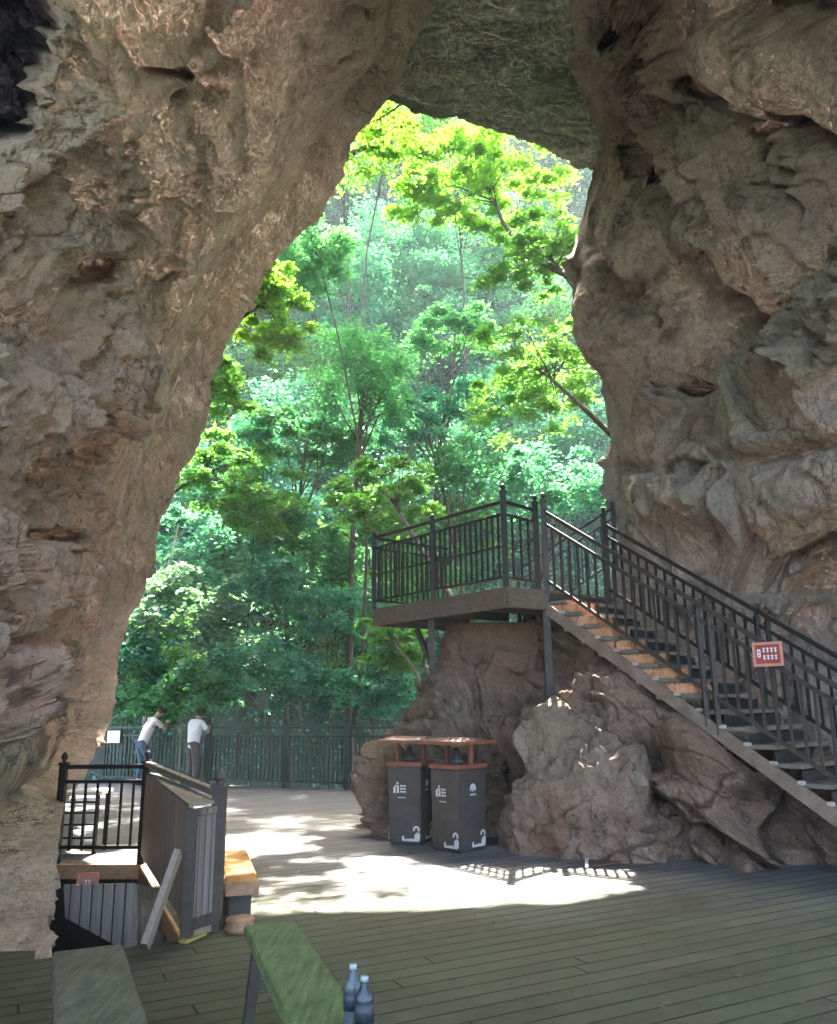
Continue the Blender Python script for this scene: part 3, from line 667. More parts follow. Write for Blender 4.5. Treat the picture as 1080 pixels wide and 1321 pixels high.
def boulder(px, py_base, w, h, d, seed, label, Yoff=.0, tilt=0, moss=.4, red=.3, lean=0, res=150):
    c = gnd(px, py_base); nu, nv = res, res
    u = np.linspace(0, 2 * np.pi, nu)[:, None]; v = np.linspace(-.5 * np.pi, .5 * np.pi, nv)[None]
    D = np.stack([np.cos(u) * np.cos(v), np.sin(u) * np.cos(v), np.sin(v) * np.ones_like(u)], 2)
    D[-1] = D[0]
    Q = D.reshape(-1, 3) * np.array([w / 2, d / 2, h])[None]
    Q[:, 0] += lean * Q[:, 2] / h * (Q[:, 2] > 0)
    nrm = D.reshape(-1, 3)
    K = Q + seed * 3.7
    h1, e1 = facets(K * 1.2 + warp(K, 1.4, .35, seed), seed, 1.0); h2, e2 = facets(K * 3.2 + warp(K, 3, .35, seed + 4), seed + 2, 1.0)
    disp = fbm(K * .9, 4, .5, seed) * .5 * w * .5 + (h1 * .26 + h2 * .09) * min(1, w) * .8 + fbm(K * 3, 5, .6, seed + 3, True) * .04 + fbm(K * 8, 4, .65, seed + 5) * .03 + (.09 * ledges(K, (-.55, -.3, .78), 2.0, seed + 31, .7) + .04 * ledges(K, (.7, -.3, .65), 5.0, seed + 34, .9)) * min(1, w)
    Q = Q + nrm * disp[:, None]
    Q[:, 2] = np.maximum(Q[:, 2], -.25)
    n = fbm(K * 1.1, 3, .5, seed + 9)
    tint = np.stack([np.clip(red * (1 - Q[:, 2] / h) * 1.5 + smooth(n, .0, .3) * red, 0, 1), np.clip(moss * smooth(Q[:, 2] / h, .45, .9) + moss * .4 * smooth(n, 0, .3), 0, 1), np.full(len(Q), .12)], 1)
    V = Q + np.array([c.x, c.y + Yoff, 0])[None]
    o = np_mesh('boulder', V, grid_faces(nu, nv), M['rock_boulder'], True, tint)
    tag(o, label, 'boulder'); return o
boulder(780, 1108, 2.05, 1.38, 1.3, 5, 'big rounded mossy boulder with a rust band beside the trash bins', Yoff=.55, moss=.35, red=.55, lean=-.25)
boulder(925, 1088, .85, .72, .8, 8, 'small pale boulder at the foot of the outcrop below the stair', Yoff=.3, moss=.2, red=.2)
boulder(1035, 1090, .7, .40, .7, 12, 'low dark boulder lying under the lower steps', Yoff=.3, moss=.1, red=.3)

# unseen roof slab behind and above the viewer, added to dim the cave
def shade_roof():
    gx, gy = np.meshgrid(np.linspace(-16, 16, 90), np.linspace(-3.5, 6.5, 70), indexing='ij')
    z = 11.5 - .028 * gx ** 2 - .12 * np.maximum(0, 2 - gy)
    P = np.stack([gx, gy, z], 2).reshape(-1, 3)
    P[:, 2] += fbm(P * .3, 5, .55, 700) * 2.2
    up = P + np.array([0, 0, 2.5])
    V = np.concatenate([P, up]); f = grid_faces(90, 70)
    o = np_mesh('cave_ceiling', V, np.concatenate([f, f + len(P)]), M['rock_ceiling'], True, np.zeros((len(V), 3)))
    tag(o, kind='structure')
shade_roof()

# ------------------------------------------------------------------ deck and the stairwell opening in it
pA = gnd(72, 1114); pB = gnd(182, 1114); pM = gnd(240, 1213); pC = gnd(276, 1200); pD = gnd(44, 1238)
hole = [pA, pB, pM, pD]
fenceL = gnd(122, 1009); fenceR = gnd(560, 1021)
outer = [Vector((-16, -8, 0)), Vector((16, -8, 0)), Vector((16, 13.5, 0)), Vector((fenceR.x + 3, fenceR.y + .12, 0)), Vector((fenceR.x, fenceR.y + .14, 0)), Vector((fenceL.x, fenceL.y + .14, 0)), Vector((-16, fenceL.y + 1.8, 0))]
allp = outer + hole
tri = tessellate_polygon([[p.copy() for p in outer], [p.copy() for p in hole]])
mb = MB(); mb.add([(p.x, p.y, 0) for p in allp] , [t for t in tri])
deck = mb.build('deck_floor', M['deck']); tag(deck, kind='structure')
if deck.data.polygons[0].normal.z < 0: deck.data.flip_normals()
mb = MB(); n = len(outer)
for i in range(n):
    a, b = outer[i], outer[(i + 1) % n]; mb.bar((a.x, a.y, -.131), (b.x, b.y, -.131), .05, .25)
tag(mb.build('deck_edge', M['beam']), kind='structure')

def turned_post(base, h, w, name, mat, parent, ball=True):
    m = MB(); x, y, z = base
    m.box((x, y, z + h * .5 - .04), w, w, h - .08)
    m.box((x, y, z + h - .065), w * 1.25, w * 1.25, .03)
    if ball: m.lathe((x, y, z + h - .05), [(w * .3, 0), (w * .3, .025), (w * .5, .05), (w * .42, .085), (w * .12, .11)], 10)
    else: m.box((x, y, z + h - .03), w * .8, w * .8, .05)
    return m.build(name, mat, parent)

# ------------------------------------------------------------------ far fence
def bal_proto(h, w, mat, name='baluster'):
    me = bpy.data.meshes.new(name); m = MB(); m.box((0, 0, h / 2), w, w, h); me.from_pydata(m.v, [], m.f); me.materials.append(mat); return me
def put(me, name, loc, parent, rz=0):
    o = bpy.data.objects.new(name, me); C.objects.link(o); o.parent = parent; o.location = Vector(loc) - rootloc(parent); o.rotation_euler = (0, 0, rz); return o
f0 = gnd(524, 1021); f1_ = gnd(131, 1010); FENCE_H = 1.22
fence = empty('fence', f1_, 'long dark green metal fence along the far deck edge with two people leaning on it', 'fence')
fd = (f0 - f1_); fl = fd.length; fdir = fd.normalized(); frz = math.atan2(fdir.y, fdir.x)
def fx_at(px):   # point on the fence line seen at px
    best = min((abs(540 + 0 * t - 0 - 0 + 0) * 0 + abs(proj(f1_ + fd * t)[0] - px), t) for t in [i / 800 for i in range(-60, 861)]); return best[1]
def proj(p):
    d = np.array(p) - CAM; z = d @ fw; return (PW / 2 + F_PX * (d @ rt) / z, PH / 2 - F_PX * (d @ upv) / z)
post_t = [fx_at(p) for p in (131, 152, 267, 367, 447, 524)]
for k, t in enumerate(post_t):
    p = f1_ + fd * t; turned_post((p.x, p.y, 0), FENCE_H + (.26 if k == 0 else .12), .09 if k != 1 else .05, 'post', M['metal_green'], fence, ball=True)
for z, hh in ((FENCE_H - .02, .05), (FENCE_H - .19, .035), (.13, .04)):
    MB().bar(f1_ + Vector((0, 0, z)), f0 + Vector((0, 0, z)), .045, hh).build('rail', M['metal_green'], fence)
bp = bal_proto(FENCE_H - .34, .032, M['metal_green'])
nb = int(fl / .098)
for i in range(1, nb):
    p = f1_ + fd * (i / nb)
    put(bp, 'baluster', (p.x, p.y, .14), fence, frz)
# return run at the left, against the rock
g0 = f1_; g1 = f1_ + Vector((-.9, 1.6, 0))
fence2 = empty('fence', g1, 'short dark fence return at the rock on the far left', 'fence')
for z in (FENCE_H + .05, FENCE_H - .16, .13): MB().bar(g0 + Vector((-.06, .1, z)), g1 + Vector((0, 0, z)), .045, .045).build('rail', M['metal_green'], fence2)
for i in range(1, 15):
    p = g0.lerp(g1, i / 15); put(bp, 'baluster', (p.x, p.y, .14), fence2, 0)
turned_post((g1.x, g1.y, 0), FENCE_H + .2, .09, 'post', M['metal_green'], fence2)
# small notice on the fence
pn = f1_ + fd * fx_at(144); sg = empty('notice_board', (pn.x, pn.y - .06, .85), 'small blank pale notice board hung on the fence left of the man in jeans', 'sign')
MB().box((pn.x, pn.y - .065, 1.0), .34, .02, .26, Quaternion((0, 0, 1), frz)).build('board', M['sign_white'], sg, .004)
MB().box((pn.x, pn.y - .05, 1.0), .38, .02, .30, Quaternion((0, 0, 1), frz)).build('frame', M['metal'], sg, .004)

# ------------------------------------------------------------------ stairwell railing and well
rail_l = empty('stairwell_railing', pA, 'dark metal railing with thin bars at the rear of the stairwell opening', 'railing')
d_ = (pB - pA).normalized()
turned_post((pA.x, pA.y, 0), 1.12, .075, 'post', M['metal'], rail_l)
turned_post((pB.x, pB.y, 0), 1.14, .075, 'post', M['metal'], rail_l)
for z, h in ((1.02, .045), (.86, .035), (.17, .035)): MB().bar(pA + Vector((0, 0, z)) + d_ * .04, pB + Vector((0, 0, z)) - d_ * .04, .04, h).build('rail', M['metal'], rail_l)
bq = bal_proto(.69, .024, M['metal'])
for i in range(1, 7):
    p = pA.lerp(pB, i / 7); put(bq, 'baluster', (p.x, p.y, .17), rail_l)
axBM = (pM - pB).normalized(); axMC = (pC - pM).normalized()
M['boards_a'] = boards_mat('boards_a', (.30, .22, .16), (.42, .33, .25), .095, tuple(axBM))
M['boards_b'] = boards_mat('boards_b', (.12, .095, .078), (.18, .145, .12), .07, tuple(axMC))
M['boards_c'] = boards_mat('boards_c', (.24, .21, .175), (.34, .30, .255), .10, (1, .25, 0))
scr = empty('board_screen', pM, 'screen of weathered vertical boards with a handrail beside the stairwell', 'screen')
def panel(a, b, z0, z1, th, name, mat): return MB().bar(Vector((a.x, a.y, (z0 + z1) / 2)), Vector((b.x, b.y, (z0 + z1) / 2)), th, z1 - z0).build(name, mat, scr)
panel(pB + axBM * .05, pM - axBM * .05, .10, .93, .03, 'board_panel', M['boards_a'])
panel(pM + axMC * .05, pC - axMC * .05, .14, .86, .03, 'board_panel', M['boards_b'])
MB().box((pM.x, pM.y, .44), .075, .075, .96).build('post', M['dark_board'], scr, .004)
turned_post((pC.x, pC.y, 0), 1.12, .10, 'post', M['dark_board'], scr)
MB().bar(pB + Vector((0, 0, 1.05)) + (pC - pB).normalized() * .05, pC + Vector((0, 0, 1.0)) - (pC - pB).normalized() * .05, .07, .05).build('handrail', M['pale_board'], scr, .004)
tb = [pB + axBM * .06, pM + Vector((-.02, -.03, 0)), pC - axMC * .06, pB.lerp(pC, .1) + Vector((.05, .05, 0))]
MB().prism([(p.x, p.y) for p in tb], .932, .958).build('top_board', M['pale_board'], scr)
tb2 = [(p.x, p.y) for p in (pM + axMC * .06, pC - axMC * .05)]
MB().bar(Vector((*tb2[0], .89)), Vector((*tb2[1], .89)), .05, .05).build('top_rail', M['boards_b'], scr)
MB().bar(Vector((pM.x, pM.y, .03)) + axMC * .06, Vector((pC.x, pC.y, .03)) - axMC * .06, .05, .045).build('bottom_rail', M['pale_board'], scr)
for i in range(7):
    p = pM.lerp(pC, .15 + .1 * i); MB().box((p.x, p.y, .095), .02, .02, .085).build('spacer', M['dark_board'], scr)
# well walls
well = empty('stairwell', (pA.x, pA.y, -2.4), 'boarded stairwell sinking below the deck behind the left bench', 'stairwell')
nA = (pB - pA).normalized(); inn = Vector((nA.y, -nA.x, 0))
MB().bar(pA + Vector((0, 0, -.075)) + inn * .03, pB + Vector((0, 0, -.075)) + inn * .03, .06, .15).build('beam', M['orange_beam'], well, .004)
MB().bar(pB + Vector((0, 0, -.085)) + axBM * .08, pM + Vector((0, 0, -.085)), .06, .16).build('beam', M['orange_beam'], well, .004)
MB().bar(pA + Vector((0, 0, -1.2)) - inn * .02, pB + Vector((0, 0, -1.2)) - inn * .02, .03, 2.4).build('rear_wall', M['dark_board'], well)
MB().bar(pB + Vector((.03, 0, -1.3)), pM + Vector((.03, 0, -1.3)), .03, 2.2).build('side_wall', M['boards_c'], well)
MB().bar(pD + Vector((0, .0, -1.25)), pM + Vector((0, .0, -1.25)), .04, 2.45).build('front_wall', M['dark_board'], well)
MB().bar(pA + Vector((-.02, 0, -1.25)), pD + Vector((-.02, 0, -1.25)), .04, 2.45).build('rock_side_wall', M['dark_board'], well)
MB().prism([(p.x, p.y) for p in (pA, pB, pM, pD)], -2.5, -2.42).build('floor', M['dark_board'], well)
# slanted flight cover inside the well, seen from above: upright boards with a slanting lower edge
w0 = at(82, 1142, 7.6); w1 = at(172, 1140, 7.2)
q0 = at(84, 1184, 7.6); q1 = at(172, 1232, 7.2)
mbp = MB(); th = Vector((0, .03, 0))
mbp.add([w0, w1, q1, q0, w0 + th, w1 + th, q1 + th, q0 + th], [(0, 1, 2, 3), (7, 6, 5, 4), (0, 4, 5, 1), (1, 5, 6, 2), (2, 6, 7, 3), (3, 7, 4, 0)])
mbp.build('flight_panel', M['boards_c'], well)
w2 = at(224, 1152, 8.0); q2 = at(222, 1235, 7.6)
mbp = MB(); th = Vector((.03, .0, 0))
mbp.add([w1, w2, q2, q1, w1 + th, w2 + th, q2 + th, q1 + th], [(0, 1, 2, 3), (7, 6, 5, 4), (0, 4, 5, 1), (1, 5, 6, 2), (2, 6, 7, 3), (3, 7, 4, 0)])
mbp.build('flight_panel', M['pale_board'], well)
for k in range(7):
    z = -.35 - .27 * k; p = pM.lerp(pD, .45) + Vector((-.1 - .02 * k, .35 + .22 * k, 0)); MB().box((p.x, p.y, z), .9, .25, .04).build('step', M['tread'], well)
MB().bar(at(230, 1100, 6.35), at(187, 1222, 5.95), .045, .11, (0, 1, 0)).build('brace', M['pale_board'], scr)
ys = MB(); ys.bar(pM + Vector((.0, -.09, .012)), pC + Vector((-.05, -.13, .012)), .07, .018); ys.build('warning_strip', M['yellow'], scr)
# plaque at the well
def plaque(name, c, w, h, fr, face, label, marks, ang=0, markmat='sign_white'):
    e = empty(name, c, label, 'sign'); ex = Vector((math.cos(ang), math.sin(ang), 0)); ey = Vector((0, 0, 1)); q = Quaternion((0, 0, 1), ang)
    nn = Vector((ex.y, -ex.x, 0))
    bd = MB().box(Vector(c), w, .012, h, q).build('board', face, e)
    t = w * .09
    m = MB()
    for sx in (-1, 1): m.box(Vector(c) + ex * sx * (w / 2 - t / 2) + nn * .008, t, .012, h, q)
    for sz in (-1, 1): m.box(Vector(c) + ey * sz * (h / 2 - t / 2) + nn * .0085, w - 2 * t, .012, t, q)
    m.build('frame', fr, e)
    m = MB()
    for (a, b, ww, hh) in marks: m.box(Vector(c) + ex * a * w + ey * b * h + nn * .0085, ww * w, .004, hh * h, q)
    m.build('lettering', M[markmat], bd)
    return e
gl = []
for i in range(2):
    for j in range(3): gl += [(-.08 + .16 * i, .22 - .17 * j, .10, .05), (-.08 + .16 * i, .16 - .17 * j, .03, .10)]
gl += [(0, -.3, .3, .03)]
plaque('small_plaque', at(113, 1144, 8.15), .20, .25, M['sign_orange'], M['sign_pale'], 'small orange framed plaque on the beam under the stairwell railing', gl, 0, 'sign_white')

# ------------------------------------------------------------------ stool behind the railing
ps = gnd(105, 1099); st = empty('slatted_table', ps, 'white topped side table with latticed sides behind the stairwell railing', 'table')
tw, th_ = .52, .68
MB().box((ps.x, ps.y, th_), tw, .42, .04).build('table_top', M['stool'], st, .006)
for sx in (-1, 1):
    for sy in (-1, 1): MB().box((ps.x + sx * .21, ps.y + sy * .16, th_ / 2 - .01), .04, .04, th_ - .02).build('leg', M['metal'], st)
lt = MB()
for z in (.18, .33, .46, .58): lt.box((ps.x, ps.y - .17, z), .38, .02, .02)
for x in (-.08, .07): lt.box((ps.x + x, ps.y - .172, .33), .02, .02, .58)
lt.build('lattice', M['metal'], st)

# ------------------------------------------------------------------ benches
def bench(name, a, b, w, h, th, mat, label, legmat, splay=.09, inset=.22, legw=.055):
    a = Vector((a[0], a[1], 0)); b = Vector((b[0], b[1], 0)); d = (b - a).normalized(); sd = Vector((d.y, -d.x, 0)); e = empty(name, (a.x, a.y, 0), label, 'bench', None)
    m = MB(); L = (b - a).length; nseg = 7
    vs = []
    rng = random.Random(len(label))
    for i in range(nseg + 1):
        p = a.lerp(b, i / nseg); ww = w / 2 * (1 + rng.uniform(-.035, .035)); z = h + rng.uniform(-.003, .003)
        for sx, zz in ((-1, z - th), (1, z - th), (1, z), (-1, z)): vs.append((p.x + sd.x * ww * sx, p.y + sd.y * ww * sx, zz))
    fs = [(3, 2, 1, 0), tuple(nseg * 4 + k for k in range(4))]
    for i in range(nseg):
        for k in range(4): fs.append((i * 4 + k, i * 4 + (k + 1) % 4, i * 4 + 4 + (k + 1) % 4, i * 4 + 4 + k))
    m.add(vs, fs); m.build('seat', mat, e, .008)
    for t, s in ((inset, -1), (L - inset, 1)):
        p = a + d * t
        for sx in (-1, 1):
            top = p + sd * sx * w * .30 + Vector((0, 0, h - th)); bot = p + sd * sx * (w * .42) + d * s * splay + Vector((0, 0, 0))
            MB().bar(bot, top, legw, legw, tuple(d)).build('leg', legmat, e, .004)
        q = p + d * s * splay * .45; MB().bar(q + sd * w * .36 + Vector((0, 0, h * .5)), q - sd * w * .36 + Vector((0, 0, h * .5)), legw * .7, .05).build('stretcher', legmat, e)
    return e
BH = .53
b1a = gnd(348, 1190, BH); b1b = gnd(470, 1400, BH)
bench('bench', b1a, b1b, .27, BH, .055, M['bench_green'], 'green mossy plank bench with two water bottles on it', M['bench_leg'], inset=.16)
b2a = gnd(113, 1222, .5); b2b = gnd(150, 1420, .5)
bench('bench', b2a, b2b, .33, .5, .06, M['bench_dark'], 'brown weathered plank bench in the left foreground below the rock', M['bench_leg'], inset=.2)
# sunlit log bench by the screen
p0 = gnd(311, 1190); lb = empty('bench', p0, 'orange sunlit slab bench behind the screen post', 'bench')
dd = Vector((-.28, 1, 0)).normalized(); sdv = Vector((dd.y, -dd.x, 0))
lb1 = p0 + dd * 1.5
MB().bar(p0 + Vector((0, 0, .25)), lb1 + Vector((0, 0, .25)), .27, .11).build('seat', M['orange_wood'], lb, .015)
MB().box(p0 + Vector((0, 0, .25)) - dd * .004, .26, .012, .10, Quaternion((0, 0, 1), math.atan2(sdv.y, sdv.x))).build('end_grain', M['log_end'], lb)
for t in (.25, 1.2):
    p = p0 + dd * t; MB().bar(p + Vector((0, 0, .0)), p + Vector((0, 0, .195)), .18, .12, tuple(dd)).build('leg', M['bench_leg'], lb, .006)
# round stump under / beside it
pt = gnd(305, 1202); stp = MB().lathe((pt.x + .02, pt.y + .02, 0), [(.11, 0), (.115, .03), (.10, .06), (.11, .085), (.105, .095)], 20).build('stump', M['log_end'], None, 0, True)
tag(stp, 'low round wooden stump on the deck under the end of the orange bench', 'stump')

# ------------------------------------------------------------------ water bottles on the green bench
def bottle(px, py, h, r, mat, label):
    p = gnd(px, py, BH); e = empty('water_bottle', (p.x, p.y, BH), label, 'bottle')
    z = BH + .001
    MB().lathe((p.x, p.y, z), [(r * .85, 0), (r, .012), (r, h * .28), (r * .93, h * .32), (r, h * .36), (r, h * .66), (r * .93, h * .72), (r * .5, h * .86), (r * .36, h * .89), (r * .36, h * .94)], 24).build('body', mat, e, 0, True); bb = e.children[0]
    MB().lathe((p.x, p.y, z + h * .93), [(r * .42, 0), (r * .42, h * .065), (r * .38, h * .072)], 16).build('cap', M['bottle_cap'], bb, 0, True)
    MB().lathe((p.x, p.y, z + h * .38), [(r * 1.012, 0), (r * 1.012, h * .26)], 24).build('wrapper', M['bottle_label'], bb, 0, True)
bottle(455, 1337, .235, .034, M['bottle_clear'], 'clear plastic bottle with a pale cap, taller of two on the green bench')
bottle(470, 1352, .225, .034, M['bottle_blue'], 'dark blue bottle in front of the clear one on the green bench')

# ------------------------------------------------------------------ trash bins
def figure_marks(m, o, ex, ey, th):
    P = lambda pts: m.plate(o, ex, ey, pts, th)
    P([(-.07, -.05), (-.045, -.05), (-.045, .0), (-.07, .0)]); P([(-.03, -.05), (-.005, -.05), (-.008, .03), (-.028, .03)])
    P([(-.022 + .012 * math.cos(a * math.pi / 4), .05 + .012 * math.sin(a * math.pi / 4)) for a in range(8)])
    P([(-.075, .0), (-.04, .035), (-.03, .03), (-.05, -.0)])
    for k in range(3): P([(.01, -.045 + .03 * k), (.035, -.045 + .03 * k), (.035, -.028 + .03 * k), (.01, -.028 + .03 * k)]); P([(.042, -.045 + .03 * k), (.07, -.045 + .03 * k), (.07, -.03 + .03 * k), (.042, -.03 + .03 * k)])
    P([(-.02, -.10), (.07, -.10), (.07, -.092), (-.02, -.092)])
def swirl(m, o, ex, ey, th, s, fl=1):
    P = lambda pts: m.plate(o, ex, ey, [(a * s * fl, b * s) for a, b in (pts if fl > 0 else pts[::-1])], th)
    P([(-.6, 0), (.35, 0), (.42, .12), (-.1, .14), (-.5, .1)])
    P([(.1, .12), (.42, .12), (.45, .4), (.3, .5), (.12, .36)])
    ring = [(.22 + .2 * math.cos(a), .62 + .2 * math.sin(a)) for a in np.linspace(-.6, 3.6, 10)]; inn_ = [(.22 + .09 * math.cos(a), .62 + .09 * math.sin(a)) for a in np.linspace(3.6, -.6, 10)]
    P(ring + inn_)
    P([(-.62, .0), (-.5, .1), (-.52, .3), (-.64, .2)])
def trash_bin(px, py, rz, label, w=.52, d=.42, h=.92):
    base = gnd(px, py); e = empty('trash_bin', base, label, 'trash bin', 'trash bins in front of the outcrop')
    q = Quaternion((0, 0, 1), rz); ex = q @ Vector((1, 0, 0)); ey = q @ Vector((0, 1, 0))
    ctr = Vector(base)
    m = MB(); b0, b1 = .94, 1.0
    vs = []
    for z, s in ((.03, b0), (h, b1)):
        for a, b in ((-1, -1), (1, -1), (1, 1), (-1, 1)): vs.append(ctr + ex * a * w / 2 * s + ey * b * d / 2 * s + Vector((0, 0, z)))
    m.add(vs, [(3, 2, 1, 0), (4, 5, 6, 7), (0, 1, 5, 4), (1, 2, 6, 5), (2, 3, 7, 6), (3, 0, 4, 7)]); body = m.build('body', M['bin'], e, .012)
    MB().box(ctr + Vector((0, 0, .018)), w * .86, d * .86, .036, q).build('plinth', M['black'], e)
    MB().box(ctr + Vector((0, 0, h + .025)), w * 1.07, d * 1.07, .05, q).build('rim', M['bin_rim'], e, .008)
    for a in (-.40, .40):
        MB().box(ctr + ex * a * w * 1.0 + ey * d * .05 + Vector((0, 0, h + .16)), .035, .05, .24, q).build('roof_post', M['bin_rim'], e)
    MB().lathe(ctr + Vector((0, 0, h + .05)) + ey * (-.02), [(.10, 0), (.095, .05), (.05, .085), (.035, .12), (.03, .17), (.012, .19)], 18).build('ashtray', M['black'], e, 0, True)
    r = MB(); rz_ = h + .28
    vs = []
    for a, b, z in ((-1, -1, 0), (1, -1, 0), (1, 1, 0), (-1, 1, 0), (-1, -1, .04), (1, -1, .04), (1, 1, .04), (-1, 1, .04), (-.82, 0, .075), (.82, 0, .075)):
        vs.append(ctr + ex * a * w * .66 + ey * b * d * .72 + Vector((0, 0, rz_ + z)))
    r.add(vs, [(3, 2, 1, 0), (0, 1, 5, 4), (1, 2, 6, 5), (2, 3, 7, 6), (3, 0, 4, 7), (4, 5, 9, 8), (6, 7, 8, 9), (5, 6, 9), (7, 4, 8)]); roof = r.build('roof', M['bin_roof'], e)
    fr = MB()
    for b in (-1, 1): fr.bar(ctr + ex * -w * .67 + ey * b * d * .735 + Vector((0, 0, rz_ + .018)), ctr + ex * w * .67 + ey * b * d * .735 + Vector((0, 0, rz_ + .018)), .014, .036)
    for a in (-1, 1): fr.bar(ctr + ex * a * w * .675 - ey * d * .72 + Vector((0, 0, rz_ + .018)), ctr + ex * a * w * .675 + ey * d * .72 + Vector((0, 0, rz_ + .018)), .014, .034)
    fr.build('roof_trim', M['bin_rim'], roof)
    for sgn, axs, wid, nrm in ((1, ex, w, -ey), (1, ey, d, ex), (-1, ey, d, -ex)):
        axx = axs * (1 if sgn > 0 else -1)
        lean = .0
        def face(z): return ctr + nrm * ((d if abs(nrm.dot(ey)) > .5 else w) / 2 * (b0 + (b1 - b0) * (z / h)) + .003) + Vector((0, 0, z))
        upf = (face(h) - face(.03)).normalized()
        mk = MB()
        if abs(nrm.dot(ey)) > .5: figure_marks(mk, face(h * .72) - axx * .06, axx * 1.15, upf * 1.15, .003)
        else:
            o_ = face(h * .76)
            ring = [(.05 * math.cos(a), .055 * math.sin(a)) for a in np.linspace(-.5, 3.64, 14)]; inner = [(.026 * math.cos(a), .03 * math.sin(a)) for a in np.linspace(3.64, -.5, 14)]
            mk.plate(o_, axx, upf, ring + inner, .003); mk.plate(o_, axx, upf, [(-.012, -.03), (.012, -.03), (.012, .025), (-.012, .025)], .003)
            mk.plate(o_, axx, upf, [(-.05, -.075), (.05, -.075), (.05, -.06), (-.05, -.06)], .003)
        mk.build('printed_emblem', M['white_print'], body)
        sw = MB(); swirl(sw, face(.05) + axx * wid * .24 , axx, upf, .003, .22); sw.build('cloud_ornament', M['white_print'], body)
    return e
trash_bin(593, 1096, R(-46), 'dark grey trash bin with red roof, right of the pair, nearer the boulder', w=.47, d=.48)
trash_bin(530, 1087, R(-20), 'dark grey trash bin with red roof, left of the pair, nearer the fence', w=.44, d=.44)

# red brown triangular patch at the boulder foot
pp = [gnd(757, 1096, .01), gnd(757, 1119, .01), gnd(812, 1111, .01)]
tp = empty('floor_hatch', pp[0], 'small brown triangular floor hatch with white edging in the sun patch', 'hatch')
MB().prism([(p.x, p.y) for p in pp], .004, .02).build('panel', M['bin_roof'], tp)
ed = MB()
for i in (0, 2): ed.bar(Vector((pp[i].x, pp[i].y, .018)), Vector((pp[(i + 1) % 3].x, pp[(i + 1) % 3].y, .018)), .035, .03)
ed.build('edging', M['stool'], tp)

# ------------------------------------------------------------------ landing, stairs and railings
L0 = at(653, 757, 10.5); LZ = L0.z                       # near corner of the landing floor
def lp(px, Y): 
    p = at(px, 700, Y); return Vector((p.x, p.y, LZ))
L1 = lp(483, 12.9); L2 = lp(692, 11.05); 
sdir = Vector((.654, -.756, 0)).normalized(); sback = Vector((.756, .654, 0))
S0 = lp(703, 10.85)
L4 = S0 + sback * 1.45; L3 = L1 + sback * 1.6
land = empty('landing', Vector((L0.x, L0.y, LZ)), 'railed wooden landing jutting out over the outcrop at the stair head', 'landing')
def poly_prism(pts, z0, z1): return MB().prism([(p.x, p.y) for p in pts], z0, z1)
poly_prism([L0, S0 + Vector((-.02, .0, 0)), L4, L3, L1], LZ - .06, LZ).build('floor', M['beam'], land)
for a, b in ((L1, L0), (L0, S0), (L3, L1)):
    MB().bar(a + Vector((0, 0, -.165)), b + Vector((0, 0, -.165)), .07, .21).build('edge_beam', M['beam'], land, .006)
for t in (.25, .55, .85):
    a = L1.lerp(L0, t) + sback * .08; MB().bar(a + Vector((0, 0, -.17)), a + sback * 1.3 + Vector((0, 0, -.17)), .08, .19).build('joist', M['beam'], land)
lrail = empty('landing_railing', Vector((L0.x, L0.y, LZ)), 'dark metal railing round the landing with a small dark plate', 'railing')
RH = 1.14
for p, hh in ((L1, 1.2), (L1.lerp(L0, .5), 1.2), (L0, 1.33), (L2, 1.31)):
    turned_post((p.x, p.y, LZ), hh, .075, 'post', M['metal'], lrail, ball=True)
bl = bal_proto(RH - .30, .024, M['metal'])
def run(a, b, parent, nbars, me, zs, mat, zb):
    d = (b - a).normalized()
    for z, h in zs: MB().bar(a + Vector((0, 0, z)), b + Vector((0, 0, z)), .035, h).build('rail', mat, parent)
    rzz = math.atan2(d.y, d.x)
    for i in range(1, nbars):
        p = a.lerp(b, i / nbars); put(me, 'baluster', (p.x, p.y, p.z + zb), parent, rzz)
run(L1, L0, lrail, 27, bl, ((RH, .04), (RH - .17, .03), (.54, .025), (.13, .03)), M['metal'], .13)
run(L0, L2, lrail, 4, bl, ((RH, .04), (RH - .17, .03), (.13, .03)), M['metal'], .13)
run(L3, L1, lrail, 14, bl, ((RH, .04), (RH - .17, .03), (.13, .03)), M['metal'], .13)
pdk = L1.lerp(L0, .6); dl = (L0 - L1).normalized()
MB().box((pdk.x, pdk.y - .03, LZ + .5), .26, .012, .13, Quaternion((0, 0, 1), math.atan2(dl.y, dl.x))).build('plate', M['black'], lrail)
# supports
for p, zb, w in ((S0 + Vector((-.02, .05, 0)) , .9, .10), (L1.lerp(L0, .42) + sback * .15, -.3, .09)):
    MB().box((p.x, p.y, (LZ - .27 + zb) / 2), w, w, LZ - .27 - zb).build('support_post', M['metal_brown'], land, .006)
a0 = at(538, 812, 12.6); a1 = at(566, 880, 12.3); MB().bar(a0, a1, .06, .06).build('brace', M['metal_brown'], land)
a0 = at(552, 822, 12.6); a1 = at(545, 862, 12.6); MB().bar(a0, a1, .05, .05).build('brace', M['metal_brown'], land)

